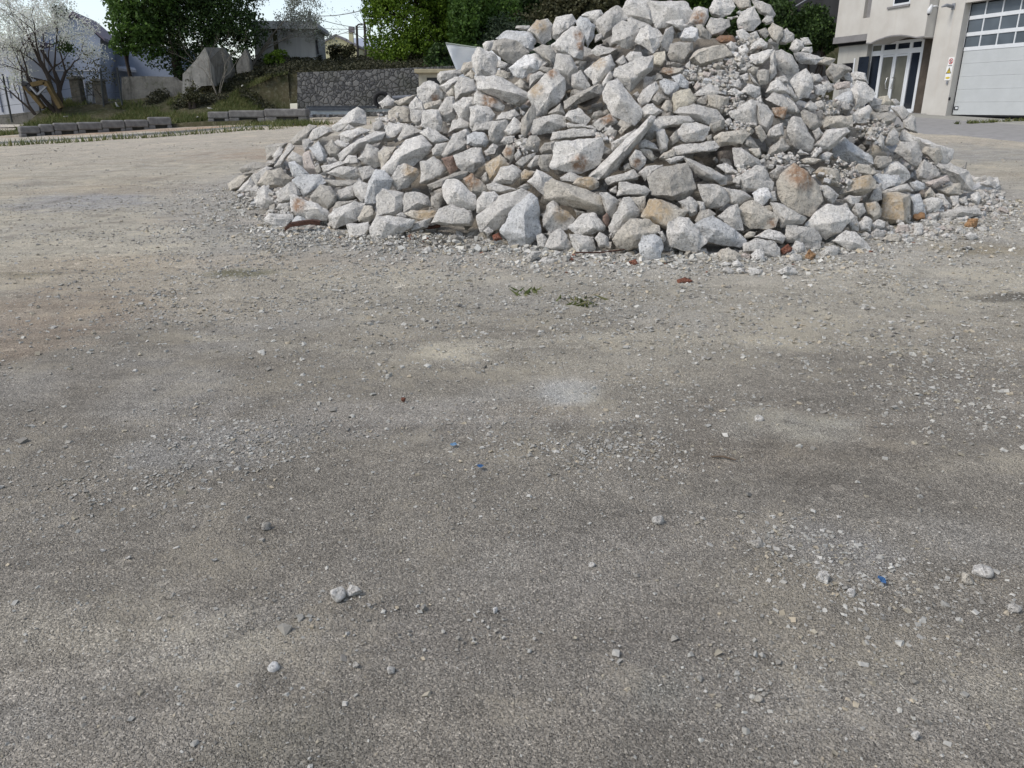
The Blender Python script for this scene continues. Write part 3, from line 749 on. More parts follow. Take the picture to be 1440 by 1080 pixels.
g|890,900 960,810 1050,860 1090,930 1000,980 910,970
w|620,860 640,830 740,820 840,920 840,960 770,1010 700,930 620,930|q 740,880|L pale kite-shaped block above a dark cavity, right foot/pale kite-shaped block
b|505,960 560,930 740,940 760,1000 730,1040 600,1080 540,1000
t|350,920 400,840 490,860 550,910 540,930 430,930 360,945
d|520,840 560,780 680,780 690,820 620,860 600,900 550,890
g|1060,860 1190,850 1340,900 1370,1000 1360,1070 1270,1060 1190,960 1100,920|q 1250,930|L broad grey slab sloping down at the right end/broad right end slab
p|970,1000 1150,940 1170,985 1040,1050 990,1030|L flat pinkish tan slab sticking out at the right foot/flat pinkish slab
d|1260,880 1320,820 1310,880 1290,890
b|840,1000 900,980 960,1010 960,1060 880,1070 850,1030
p|570,580 600,540 640,560 620,590
@1160,200
t|120,440 150,380 230,310 380,280 430,330 425,390 330,440 230,455|s 300,305,110,s|q 300,390|L grey block with an ochre top left of the kite-shaped block/ochre-topped block
t|495,440 620,425 710,450 720,690 560,690 480,640 500,560|q 660,470 670,660|s 560,550,150,s|L square block with a bright tan front face, right foot/tan-fronted square block
b|710,440 800,440 830,520 850,600 740,640 725,540
o|735,640 750,580 840,600 840,640 770,665|s 790,620,55,o
w|825,490 860,470 960,465 1000,500 960,580 850,595
w|930,440 1000,440 1065,540 1000,570 980,490
t|845,430 890,380 930,430 930,465 840,470
g|940,600 1190,540 1300,560 1310,610 1150,650 1010,680 960,650|q 1150,590|L long low grey slab at the right foot above a dark gap/long low right slab
o|1180,700 1210,650 1290,650 1280,710 1220,740|L bright orange-brown stone tucked under the long low slab/orange-brown tucked stone
t|945,400 1070,350 1140,350 1145,440 1040,455 960,420
g|480,410 640,380 690,350 740,410 640,430 490,440
g|350,490 430,360 480,340 480,480 400,510 350,500
t|345,510 430,500 485,560 470,620 410,660 360,610 350,550|s 385,535,45,s
w|170,480 210,450 305,460 290,510 230,550 190,510
g|230,570 260,520 320,520 345,580 290,640 250,610
g|110,540 180,520 210,590 180,610
g|190,700 200,640 270,625 290,700 280,750 220,740
w|285,680 340,630 400,660 385,750 300,750
w|385,690 450,645 510,670 500,720 410,735
g|390,760 440,730 510,760 480,820 400,820
g|300,780 340,755 395,790 370,825 310,800
w|500,720 540,685 575,720 540,760
w|75,830 180,745 260,760 385,890 370,910 220,920 130,880|q 240,840|L white triangular slab lying foremost at the right foot/white triangular foot slab
g|0,880 80,870 130,910 80,960 0,960
p|580,770 620,700 700,705 720,760 640,780
t|480,820 540,770 640,810 640,850 520,845
w|750,790 760,690 820,690 825,780 790,800
g|830,690 870,660 880,700 840,715
g|655,820 710,810 720,850 680,860
g|890,690 970,680 990,720 920,730
t|1000,700 1080,700 1110,740 1020,750
w|980,790 1030,765 1080,790 1020,815
w|1160,790 1230,760 1290,800 1230,830
g|870,770 900,750 960,780 900,800
g|1100,740 1140,710 1160,750 1120,765
g|1060,460 1130,455 1130,540 1080,550
g|1135,480 1190,460 1220,530 1140,530
w|1220,440 1290,420 1320,470 1290,530 1230,490
g|1310,440 1370,420 1400,480 1340,510
w|1310,350 1360,320 1440,330 1440,390 1340,370
g|1400,410 1440,400 1440,480 1400,470
g|850,620 900,610 950,660 880,680
w|1150,890 1200,870 1240,890 1200,910
g|1290,720 1380,705 1390,750 1310,760
t|1300,660 1370,640 1390,680 1320,690
'''
TINT = dict(g=(.55, .54, .52), w=(.65, .64, .62), v=(.76, .765, .77), d=(.43, .415, .385), b=(.57, .585, .60), t=(.54, .51, .455), y=(.60, .565, .48), p=(.54, .49, .46), r=(.26, .19, .16), k=(.22, .095, .065), o=(.36, .22, .12))
TWORD = dict(g='grey', w='pale', v='white', d='dark grey', b='bluish', t='beige', y='cream', p='pinkish', r='brown', k='brick red', o='brown')
# heap surface: a ridge at depth YR, a foot line, both read off the photograph
YR = 11.8
SIL = [(350, 262), (375, 225), (440, 187), (500, 155), (545, 146), (600, 118), (650, 88), (700, 60), (760, 37), (820, 22), (880, 2), (960, -6), (1040, -4), (1095, 24), (1120, 55), (1145, 72), (1180, 85), (1220, 108), (1245, 152), (1290, 168), (1315, 204), (1345, 218), (1375, 250), (1412, 278)]
rp = [at(a, b, YR) for a, b in SIL]; RX = [p.x for p in rp]; RZ = [p.z for p in rp]
FT = [gp(a, b) for a, b in [(345, 262), (352, 290), (372, 318), (480, 325), (560, 338), (700, 352), (800, 358), (920, 366), (1050, 360), (1170, 350), (1260, 325), (1330, 308), (1400, 298), (1415, 282)]]
FX = [p.x for p in FT] + [RX[-1]]; FY = [min(p.y, YR - .3) for p in FT] + [YR - .3]
def pile(X, Y):
    X = np.asarray(X, float); Y = np.asarray(Y, float)
    g = zlot(X, Y); zr = np.interp(X, RX, RZ, left=-1, right=-1); yf = np.interp(X, FX, FY)
    yb = YR + .9 * (YR - yf)
    t = np.where(Y < YR, (Y - yf) / (YR - yf), (yb - Y) / (yb - YR))
    gr = zlot(X, np.full_like(Y, YR))
    h = np.maximum(zr - gr, 0) * np.clip(t, 0, 1) ** .88
    return g + np.where((t > 0), h, 0)
def hit(px, py):
    d = ray(px, py)
    t = np.arange(4, YR / d[1] + .01, .02); X, Y, Z = d[0] * t, d[1] * t, EYE + d[2] * t
    k = np.nonzero(Z < pile(X, Y))[0]
    return float(Y[k[0]]) if len(k) else YR
rr_ = random.Random(5)
def rock_mesh(pts, size, seed, stains=(), tint=(.4, .4, .4), L=None, bevel=.02):
    bm = bmesh.new()
    for p in pts: bm.verts.new(p)
    r = bmesh.ops.convex_hull(bm, input=bm.verts)
    bmesh.ops.delete(bm, geom=[g for g in set(r['geom_interior']) | set(r['geom_unused']) if isinstance(g, bmesh.types.BMVert)], context='VERTS')
    bmesh.ops.dissolve_limit(bm, angle_limit=R(17), verts=bm.verts, edges=bm.edges)
    bmesh.ops.bevel(bm, geom=list(bm.edges), offset=bevel * size, segments=1, profile=.5, affect='EDGES', clamp_overlap=True)
    bmesh.ops.triangulate(bm, faces=bm.faces)
    L = L or max(.020, size / 20)
    for _ in range(6):
        le = [e for e in bm.edges if e.calc_length() > L * 1.5]
        if not le: break
        bmesh.ops.subdivide_edges(bm, edges=le, cuts=1)
        bmesh.ops.triangulate(bm, faces=[f for f in bm.faces if len(f.verts) > 3])
    bmesh.ops.recalc_face_normals(bm, faces=bm.faces)
    bm.normal_update(); bm.verts.index_update()
    V = np.array([v.co[:] for v in bm.verts]); Nn = np.array([v.normal[:] for v in bm.verts])
    Fc = np.array([[v.index for v in f.verts] for f in bm.faces]); bm.free()
    q = V + seed * 7.31
    a, b = q / (.42 * size), q / .07
    d = .022 * size * fbm(a[:, 0], a[:, 1], a[:, 2], seed, 3) + .016 * fbm(b[:, 0], b[:, 1], b[:, 2], seed + 9, 3)
    c = q / (.25 * size)
    ch = vn(c[:, 0], c[:, 1], c[:, 2], seed + 20); d -= .035 * size * sstep(ch, .68, .8)      # broken-out chips
    V = V + Nn * d[:, None]
    so = np.zeros(len(V)); st = np.zeros(len(V))
    for (p, rad, k) in stains:
        dd = np.linalg.norm((V - np.array(p)) * (1, .55, 1), axis=1)
        m = 1 - sstep(dd, rad * .5, rad * 1.15)
        if k == 'o': so = np.maximum(so, m)
        else: st = np.maximum(st, m)
    return V, Fc, {'tint': np.tile(np.array(tint), (len(V), 1)), 'so': so, 'st': st}
recs = []
ox = oy = 0
for ln in ROCKS.strip().split('\n'):
    if ln[0] == '@': ox, oy = map(float, ln[1:].split(',')); continue
    f = ln.split('|'); P2 = [(ox + float(a) / 6, oy + float(b) / 6) for a, b in (q.split(',') for q in f[1].split())]
    rec = dict(t=f[0], poly=P2, ridge=[], st=[], lab=None, short=None)
    for o_ in f[2:]:
        if o_[0] == 'q': rec['ridge'] = [(ox + float(a) / 6, oy + float(b) / 6) for a, b in (q.split(',') for q in o_[2:].split())]
        elif o_[0] == 's': a, b, c_, k = o_[2:].split(','); rec['st'].append((ox + float(a) / 6, oy + float(b) / 6, float(c_) / 6, k))
        elif o_[0] == 'L': rec['lab'], rec['short'] = o_[2:].split('/')
    A = abs(sum(P2[i][0] * P2[(i + 1) % len(P2)][1] - P2[(i + 1) % len(P2)][0] * P2[i][1] for i in range(len(P2)))) / 2
    rec['A'] = A; rec['c'] = (sum(p[0] for p in P2) / len(P2), sum(p[1] for p in P2) / len(P2)); recs.append(rec)
recs.sort(key=lambda r: -(r['A'] + (9e9 if r['lab'] else 0)))
for i, r in enumerate(recs):
    P2 = r['poly']; cx, cy = r['c']; rn = random.Random(i * 13 + 5)
    bx_, by_ = max(P2, key=lambda p: p[1])
    yc = hit(cx, cy); hpx = max(p[1] for p in P2) - min(p[1] for p in P2); wpx = max(p[0] for p in P2) - min(p[0] for p in P2)
    yb = hit(bx_, by_ - 1); Y0 = min(yc, yb + .35 * hpx * yc / F)
    m = Y0 / F * 1.0
    w_, h_ = wpx * m, hpx * m; size = math.sqrt(w_ * h_); T = min(max(.62 * size, .5 * min(w_, h_)), .55)
    c3 = at(cx, cy, Y0)
    def P3(px, py, dY): return at(px, py, Y0 + dY) - c3
    pts = []
    grow = 1.05
    poly = [((x - cx) * grow + cx, (y - cy) * grow + cy) for x, y in P2]
    for (x, y) in poly:
        up = (cy - y) * m
        pts.append(P3(x, y, .38 * up + .07 * size * rn.uniform(-1, 1) + .08 * T))
        pts.append(P3(cx + (x - cx) * .86, cy + (y - cy) * .8, .35 * up + T * (.75 + .3 * rn.random())))
    rid = r['ridge'] or [(cx + rn.uniform(-.22, .22) * wpx, cy + rn.uniform(-.25, .12) * hpx)]
    for (x, y) in rid: pts.append(P3(x, y, .38 * (cy - y) * m - .40 * T))
    if not r['ridge']:
        k = rn.choice((0, 1, 2)) # a broken front face: part of the outline pulled towards the ridge and forward
        for (x, y) in poly:
            if (k == 0 and y > cy) or (k == 1 and x < cx) or k == 2:
                a = .5 + .25 * rn.random(); xx, yy = rid[0][0] + (x - rid[0][0]) * a, rid[0][1] + (y - rid[0][1]) * a
                pts.append(P3(xx, yy, .38 * (cy - yy) * m - (.26 + .12 * rn.random()) * T))
    else:
        for (x, y) in poly:
            if y > rid[0][1] and rn.random() < .7:
                a = .5; xx, yy = rid[0][0] + (x - rid[0][0]) * a, rid[0][1] + (y - rid[0][1]) * a
                pts.append(P3(xx, yy, .38 * (cy - yy) * m - .20 * T))
    tn = np.array(TINT[r['t']]) * rn.uniform(.93, 1.06)
    sts = [(P3(x, y, .38 * (cy - y) * m - .2 * T), rad * m, k) for (x, y, rad, k) in r['st']]
    r['mesh'] = rock_mesh([p[:] for p in pts], size, i, sts, tn, bevel=.009); r['loc'] = c3; r['w'], r['h'] = w_, h_
NIND = 300
used = set()
land = [r for r in recs if r['short']]
def dirw(a, b):
    dx, dy = a[0] - b[0], a[1] - b[1]; an = math.degrees(math.atan2(-dy, dx)) % 360
    return ['right of', 'up and right of', 'above', 'up and left of', 'left of', 'down and left of', 'below', 'down and right of'][int((an + 22.5) // 45) % 8]
def words(r):
    ar = math.sqrt(r['w'] * r['h']); asp = r['w'] / max(r['h'], .01)
    sz = 'big' if ar > .42 else 'small' if ar < .22 else 'tiny' if ar < .13 else 'middling'
    if ar < .13: sz = 'tiny'
    sh = 'flat slab' if asp > 2.1 else 'oblong block' if asp > 1.45 else 'upright chunk' if asp < .75 else 'angular rock'
    return sz, sh
ORD = ['', 'second ', 'third ', 'fourth ']
for i, r in enumerate(recs[:NIND]):
    if r['lab']: used.add(r['lab'])
for i, r in enumerate(recs[:NIND]):
    if r['lab']: continue
    sz, sh = words(r); near_l = sorted(land, key=lambda q: math.dist(q['c'], r['c']))[:7]
    done_ = False
    for pre in ORD:
        for q in near_l:
            dd = math.dist(q['c'], r['c'])
            if q is not near_l[0] and dd > 90 and not pre: continue
            adv = 'just ' if dd < 28 else 'a little way ' if dd > 60 else ''
            L_ = f"{pre}{sz} {TWORD[r['t']]} {sh} {adv}{dirw(r['c'], q['c'])} the {q['short']}"
            if L_ not in used and len(L_.replace('-', ' ').split()) <= 16: used.add(L_); r['lab'] = L_; done_ = True; break
        if done_: break
GRP = 'broken concrete chunks heaped in the rubble pile'
acc = [[], [], [], [], []]; off = 0
def add_acc(V, Fc, A, loc):
    global off
    acc[0].append(V + np.array(loc)); acc[1].append(Fc + off); acc[2].append(A['tint']); acc[3].append(A['so']); acc[4].append(A['st']); off += len(V)
for i, r in enumerate(recs):
    V, Fc, A = r['mesh']
    if i < NIND:
        nm = 'brick_fragment' if r['t'] == 'k' else 'rubble_rock'
        me = np_mesh(nm, V, Fc, A); me.set_sharp_from_angle(angle=R(32)); o = link(nm, me, M_ROCK); o.location = r['loc']
        tag(o, r['lab'] or 'grey chunk in the heap', 'brick' if r['t'] == 'k' else 'rock', None if r['t'] == 'k' else GRP)
    else: add_acc(V, Fc, A, r['loc'])
# filler: random broken pieces between and behind the traced rocks, one mass
def random_rock(rn, s):
    a, b, c = s * rn.uniform(.7, 1.25), s * rn.uniform(.6, 1.), s * rn.uniform(.5, .85)
    M = Euler((rn.uniform(-.7, .7), rn.uniform(-.7, .7), rn.uniform(0, 6.3))).to_matrix()
    P_ = []
    for sx in (-1, 1):
        for sy in (-1, 1):
            for sz in (-1, 1):
                P_.append(M @ Vector((sx * a * rn.uniform(.6, 1), sy * b * rn.uniform(.6, 1), sz * c * rn.uniform(.6, 1))) * .5)
    return [p[:] for p in P_]
rn = random.Random(77)
proto = [rock_mesh(random_rock(rn, 1.), 1., 900 + k, (), (1, 1, 1), L=.16) for k in range(36)]
tl = [TINT[k] for k in 'gggwwdtbgp']
def fill(n, smin, smax, fy, sink, xr=(-4.4, 7.), chk=None):
    k = 0
    while k < n:
        x = rn.uniform(*xr); yf = float(np.interp(x, FX, FY)); y = fy(yf)
        h = float(pile(x, y)) - float(zlot(x, y))
        s = smin * (smax / smin) ** (rn.random() ** 1.6)
        if h < .03 or (chk and not chk(x, y)): k += .2; continue
        V, Fc, A = proto[rn.randrange(36)]; an = rn.uniform(0, 6.3); cs, sn = math.cos(an), math.sin(an)
        W = V * s; W = np.c_[W[:, 0] * cs - W[:, 1] * sn, W[:, 0] * sn + W[:, 1] * cs, W[:, 2]]
        t_ = np.array(tl[rn.randrange(10)]) * rn.uniform(.8, 1.05)
        add_acc(W, Fc, {'tint': np.tile(t_, (len(V), 1)), 'so': A['so'], 'st': A['st']}, (x, y, max(float(pile(x, y)) - sink - .3 * s, float(zlot(x, y)) + .1 * s)))
        k += 1
fill(1250, .05, .18, lambda yf: rn.uniform(yf + .15, YR), .25)
fill(260, .20, .42, lambda yf: rn.uniform(yf + .5, YR - .1), .38)
fill(230, .22, .55, lambda yf: rn.uniform(YR + .25, 2 * YR - yf), .05)
# patches of fine chips lying open on the surface
def chips(px, py, rx, ry, n, s0, s1):
    for _ in range(n):
        a, b = rn.gauss(0, .45), rn.gauss(0, .45)
        x_, y_ = px + a * rx, py + b * ry; Y = hit(x_, y_); p = at(x_, y_, Y)
        s = s0 * (s1 / s0) ** (rn.random() ** 2)
        V, Fc, A = proto[rn.randrange(36)]
        t_ = np.array(tl[rn.randrange(10)]) * rn.uniform(.85, 1.1)
        add_acc(V * s, Fc, {'tint': np.tile(t_, (len(V), 1)), 'so': A['so'], 'st': A['st']}, (p.x, p.y - rn.uniform(0, .06), p.z + rn.uniform(-.02, .03)))
for c_ in [(1035, 88, 26, 12, 130, .03, .10), (1010, 112, 36, 16, 160, .03, .12), (975, 102, 14, 12, 40, .03, .08), (1050, 60, 18, 12, 40, .04, .11), (1030, 150, 22, 14, 90, .03, .07), (1040, 180, 20, 8, 60, .03, .07), (1045, 245, 14, 14, 60, .03, .08),
           (1230, 185, 26, 16, 140, .03, .09), (1170, 150, 20, 12, 70, .03, .1), (1185, 245, 34, 18, 120, .03, .09), (1100, 225, 24, 10, 70, .03, .08), (545, 170, 20, 14, 60, .03, .09), (735, 205, 20, 12, 50, .03, .09), (850, 190, 14, 10, 40, .03, .07),
           (1345, 300, 60, 16, 200, .03, .12), (1290, 325, 60, 10, 160, .03, .10), (1400, 290, 22, 14, 80, .04, .12), (400, 300, 30, 10, 60, .03, .09), (380, 275, 30, 12, 50, .03, .08)]:
    chips(*c_)
ru = link('rubble', np_mesh('rubble', np.concatenate(acc[0]), np.concatenate(acc[1]), {'tint': np.concatenate(acc[2]), 'so': np.concatenate(acc[3]), 'st': np.concatenate(acc[4])}), M_ROCK)
tag(ru, 'small broken rubble filling the gaps between the heaped rocks', 'rubble', kind='stuff')
# earth and dust core of the heap, tint darkened to paint shade into the gaps
cxs = np.arange(-4.4, 7.2, .06); cys = np.arange(6., 17.2, .06); CX, CY = np.meshgrid(cxs, cys)
CZ = pile(CX, CY - .12) - .52 + .07 * fbm(CX * 5, CY * 5, 0, 101) + .03 * fbm(CX * 16, CY * 16, 0, 102)
CZ = np.where(CZ < zlot(CX, CY), zlot(CX, CY) - .12, CZ)
ii = np.arange(CX.size).reshape(CX.shape); Q = np.stack([ii[:-1, :-1], ii[:-1, 1:], ii[1:, 1:], ii[1:, :-1]], -1).reshape(-1, 4)
co_ = link('rubble_dust', np_mesh('rubble_dust', np.stack([CX, CY, CZ], -1).reshape(-1, 3), Q, {'tint': np.tile(np.array((.24, .22, .19)), (CX.size, 1)), 'so': np.zeros(CX.size), 'st': np.zeros(CX.size)}), M_ROCK)
tag(co_, 'grey dust and crushed concrete packed under the rocks', 'rubble', kind='stuff')
# crushed apron spread at the foot
P, S = [], []
for k in range(22000):
    j = rng.integers(0, len(FT) - 1); u = rng.random(); x = FT[j].x * (1 - u) + FT[j + 1].x * u; y = FT[j].y * (1 - u) + FT[j + 1].y * u
    d = abs(rng.normal()) * .52 - .12
    nx, ny = (FT[j + 1].y - FT[j].y), -(FT[j + 1].x - FT[j].x); l_ = math.hypot(nx, ny) + 1e-6
    x += nx / l_ * d + rng.normal() * .1; y += ny / l_ * d + rng.normal() * .1
    P.append((x, y)); S.append(min(.010 * 7 ** (rng.random() ** 2.8) * (1.25 if d < .12 else .75), .08))
P = np.array(P); S = np.array(S); k = vn(P[:, 0] * 1.6, P[:, 1] * 2.2, 0, 95) + .25 * rng.random(len(P)) > .38; P, S = P[k], S[k]
hz = .07 * np.exp(-((P[:, 0] + .55) / 1.2) ** 2 - ((P[:, 1] - 8.0) / .45) ** 2) * rng.random(len(P))
V, Fc = stones(np.c_[P, zg(P[:, 0], P[:, 1]) + S * .12 + hz], S, .75)
cl_ = stone_cols(len(P), mul=1.2)
br = np.repeat(rng.random(len(P)) < .005, 8); cl_[br] = (.22, .115, .08)
ap = link('crushed_stone', np_mesh('crushed_stone', V, Fc, {'tint': cl_}, smooth=False), M_PEB)
tag(ap, 'crushed stone crumbs spread around the foot of the heap', 'gravel', kind='stuff')
# ------------------------------------------------------------------ small things on the gravel
def lone(px, py, w_, h_, t, lab, seed, nm='stone', cat='stone'):
    p = gp(px, py + h_ / 2); m = p.y / F * 1.03; s = math.sqrt(w_ * h_) * m
    rn2 = random.Random(seed); pts = []
    for k in range(14):
        a = rn2.uniform(0, 6.283); u = rn2.uniform(-1, 1); q = math.sqrt(1 - u * u)
        v = Vector((math.cos(a) * q, math.sin(a) * q, u)); j = max(abs(v.x), abs(v.y), abs(v.z)); v = v.lerp(v / j, .55)
        pts.append((v.x * w_ * m * .5, v.y * s * .5, v.z * h_ * m * .5 + h_ * m * .36))
    V, Fc, A = rock_mesh(pts, s, seed + 300, (), TINT[t], L=max(.004, s / 12), bevel=.04)
    o = link(nm, np_mesh(nm, V, Fc, A), M_ROCK); o.location = (p.x, p.y, p.z); return tag(o, lab, cat)
for a in [(475, 832, 25, 25, 'w', 'white squarish half of the split stone pair in the foreground', 1), (499, 828, 27, 19, 'w', 'white pointed half of the split stone pair in the foreground', 2), (518, 850, 12, 9, 'g', 'small grey stone just below the split white stone pair', 3),
        (1157, 806, 23, 18, 'w', 'pale triangular stone left of the blue plastic scrap', 4), (1196, 828, 12, 12, 'w', 'small round pale stone nearest the blue plastic scrap', 5), (1383, 795, 31, 15, 'w', 'flat pale stone of the pair near the right edge', 6), (1361, 804, 18, 20, 't', 'upright beige stone of the pair near the right edge', 7),
        (375, 741, 14, 12, 'd', 'rounded dark grey pebble above the split stone pair', 8), (144, 769, 12, 7, 'w', 'small white pebble, upper one of the two at the far left', 9), (181, 780, 16, 8, 'w', 'flat white pebble, lower one of the two at the far left', 10), (301, 784, 13, 9, 'w', 'pale pebble alone left of the split stone pair', 11),
        (697, 857, 10, 11, 'v', 'tiny bright white pebble right of the split stone pair', 12), (385, 937, 13, 8, 'v', 'white pebble alone in the lower left gravel', 13), (550, 941, 14, 12, 'g', 'square grey pebble below the split stone pair', 14), (500, 931, 17, 14, 'g', 'angular bluish grey pebble beside the square grey pebble', 15),
        (832, 794, 14, 7, 'w', 'flat pale pebble in the middle of the foreground', 16), (1062, 764, 22, 9, 'd', 'dark curled stone left of the pale gravel patch', 17), (1286, 1028, 16, 17, 'w', 'pale triangular stone near the bottom right', 18), (983, 953, 9, 8, 'd', 'small black pebble in the lower foreground', 19),
        (1425, 846, 22, 13, 'g', 'grey flat stone against the right picture edge', 20), (1065, 977, 13, 12, 't', 'beige three-cornered pebble near the small black pebble', 21), (1065, 587, 12, 8, 'w', 'small white stone at the rim of the pale dried puddle', 22), (925, 731, 18, 12, 'g', 'crumbly grey stone in the middle of the yard', 23),
        (1375, 884, 14, 10, 'w', 'pale stone in the cluster right of the blue scrap', 24), (1020, 355, 24, 18, 't', 'dull beige stone on the gravel below the blue plastic strip', 25), (567, 563, 10, 8, 'k', 'reddish brown brick crumb alone in the open yard', 26)]:
    lone(*a[:5], a[5], a[6])
M_BLUE = simple('blue_plastic', (.07, .18, .38), .6, .3, .3, 40)
M_BLUE2 = simple('pale_blue_plastic', (.22, .38, .56), .45, .5, .2, 40)
M_RUST = simple('rusty_steel', (.07, .034, .024), .9, .3, .5, 25, .004)
def scrap(px, py, w_, h_, lab, mat, seed, nm='plastic_scrap', cat='plastic scrap', lift=.012):
    p = gp(px, py + h_ * .3); m = p.y / F; bm = bmesh.new(); r2 = random.Random(seed); n = 9
    ring = [bm.verts.new((math.cos(k / n * 6.283) * w_ * m * .5 * r2.uniform(.6, 1.1), math.sin(k / n * 6.283) * h_ * m * 1.3 * r2.uniform(.6, 1.1), r2.uniform(.0, .5) * h_ * m + .003)) for k in range(n)]
    c_ = bm.verts.new((0, 0, .45 * h_ * m)); [bm.faces.new((ring[k], ring[(k + 1) % n], c_)) for k in range(n)]
    ex = bmesh.ops.solidify(bm, geom=bm.faces[:], thickness=.0015)
    me = bpy.data.meshes.new(nm); bm.to_mesh(me); bm.free(); o = link(nm, me, mat); o.location = (p.x, p.y, p.z + lift); return tag(o, lab, cat)
scrap(1240, 815, 15, 9, 'bright blue plastic scrap on the gravel at the right', M_BLUE, 1)
scrap(638, 628, 11, 5, 'small pale blue scrap lying in mid yard', M_BLUE2, 2)
scrap(676, 664, 14, 5, 'dull dark blue scrap just below the pale blue one', M_BLUE, 3)
scrap(1016, 344, 24, 10, 'blue plastic strip tucked under the blue-white foot slab', M_BLUE2, 4, lift=.04)
def wpt(px, py, dY=0): 
    Y = gp(px, py).y; return at(px, py, Y + dY)
m_ = MB(); q = [at(x, y, gp(425, 324).y - .12) for x, y in [(400, 323), (408, 317), (424, 314.5), (438, 313), (450, 315)]]
for a, b in zip(q, q[1:]): m_.prism([a + Vector((0, 0, -.02)), b + Vector((0, 0, -.02)), b + Vector((0, 0, .015)), a + Vector((0, 0, .015))], (0, .012, 0))
for a, b in zip(q, q[1:]): m_.prism([a + Vector((0, 0, .017)), b + Vector((0, 0, .017)), b + Vector((0, .07, .02)), a + Vector((0, .07, .02))], (0, 0, .008))
tag(m_.build('rusty_channel', M_RUST), 'rusty steel channel sticking out under the rust-splashed block', 'scrap metal')
q = [at(x, y, gp(606, 331).y - .05) for x, y in [(593, 319), (606, 320), (619, 317)]]
m_ = MB().tube(q, .02, 6); tag(m_.build('rusty_bar', M_RUST), 'short rusty bar end poking out over the crushed stone', 'scrap metal')
M_TWIG = simple('dry_wood', (.12, .09, .065), .9, .2, .3, 30)
a, b = gp(1000, 646), gp(1035, 650)
tag(MB().tube([a + Vector((0, 0, .008)), (a + b) / 2 + Vector((0, .01, .012)), b + Vector((0, 0, .008))], [.004, .005, .003], 6).build('stick', M_TWIG), 'thin dry stick lying on the gravel', 'stick')
a, b = gp(808, 362), gp(876, 356)
tag(MB().tube([a + Vector((0, -.1, .05)), (a + b) / 2 + Vector((0, -.1, .035)), b + Vector((0, -.1, .05))], [.007, .008, .006], 6).build('reinforcing_bar', M_RUST), 'thin dark steel rod lying below the pale faceted rock', 'steel rod')

# ------------------------------------------------------------------ leaves, blades, twigs
def leafmat(name, c1, c2, c3=None, trans=.25, ns=1.1):
    m = N(name, .6, .25)
    c = m.mix(m.ramp(m.noise(ns, 4, .65), [(.35, 0.), (.65, 1.)]), c1, c2)
    c = m.mix(m.attr('rnd', 'Fac'), c, c3 or tuple(min(1, q * 1.7) for q in c2))
    m.put(m.b.inputs['Base Color'], c)
    tr_ = m.n('ShaderNodeBsdfTranslucent'); m.put(tr_.inputs[0], c); mx = m.n('ShaderNodeMixShader'); mx.inputs[0].default_value = trans
    m.l(m.b.outputs[0], mx.inputs[1]); m.l(tr_.outputs[0], mx.inputs[2]); m.l(mx.outputs[0], m.t.nodes['Material Output'].inputs[0]); return m.m
def leaves(P, size, stretch=1.5, var=.5):
    n = len(P); Rm = rots(n); s = size * (1 - var / 2 + var * rng.random(n))
    q = np.array([(-.5, 0, 0), (0, -.5 / stretch, .06), (.5, 0, 0), (0, .5 / stretch, .06)])
    V = np.einsum('nij,kj->nki', Rm, q) * s[:, None, None] + P[:, None]
    rv = np.repeat(rng.random(n) ** 3, 4)
    return V.reshape(-1, 3), np.arange(4 * n).reshape(n, 4), rv
def crown(clumps, n, size, seed=0, hollow=.5, thr=.42, fr=.9):
    """clumps: (centre, radii); keeps leaves where 3-D noise leaves the crown full, so gaps show"""
    P = []
    vol = np.array([r[0] * r[1] * r[2] for c, r in clumps]) ** .75; vol /= vol.sum()
    for (c, r), v_ in zip(clumps, vol):
        k = int(n * v_); d = rng.normal(size=(k, 3)); d /= np.linalg.norm(d, axis=1)[:, None]
        rad = (hollow + (1.12 - hollow) * rng.random((k, 1)) ** .6)
        rad = rad * (1 + .35 * fbm(d[:, 0] * 2.2 + seed, d[:, 1] * 2.2, d[:, 2] * 2.2, seed, 3))[:, None]
        P.append(np.array(c) + d * rad * np.array(r))
    P = np.concatenate(P)
    q = P / fr; keep = vn(q[:, 0], q[:, 1], q[:, 2], seed + 3) * .6 + vn(q[:, 0] * 2.7, q[:, 1] * 2.7, q[:, 2] * 2.7, seed + 4) * .4 > thr
    return P[keep]
def leaf_obj(name, P, size, mat, parent=None, stretch=1.5):
    if parent: P = P - np.array(parent.location)
    V, Fc, rv = leaves(P, size, stretch)
    return link(name, np_mesh(name, V, Fc, {'rnd': rv}, smooth=False), mat, parent)
def branch(m, p, d, L, r, depth, rn2, tips, up=.12, spread=.6, seg=3, nb=(2, 3)):
    pts = [p]; rad = [r]
    for k in range(seg):
        d = (d + Vector((rn2.gauss(0, .16), rn2.gauss(0, .16), rn2.gauss(0, .12) + up * .4))).normalized()
        p = p + d * L / seg; pts.append(p); rad.append(r * (1 - .42 * (k + 1) / seg))
    m.tube(pts, rad, 5 if r < .03 else 7)
    tips.append((pts[-1], d, depth)); tips.append((pts[-2], d, depth))
    if depth <= 0: return
    for k in range(rn2.randint(*nb)):
        a = rn2.uniform(0, 6.28); o_ = d.orthogonal().normalized(); o_ = Matrix.Rotation(a, 3, d) @ o_
        nd = (d + o_ * spread * rn2.uniform(.6, 1.4) + Vector((0, 0, up))).normalized()
        branch(m, pts[-1] if k else pts[-2], nd, L * rn2.uniform(.62, .85), rad[-1] * (.85 if k == 0 else .65), depth - 1, rn2, tips, up, spread, seg, nb)
M_BARK = simple('dark_bark', (.055, .045, .038), .95, .1, .35, 12, .02, streak=True)
M_BARKP = simple('pale_bark', (.17, .155, .13), .95, .1, .3, 12, .02, streak=True)
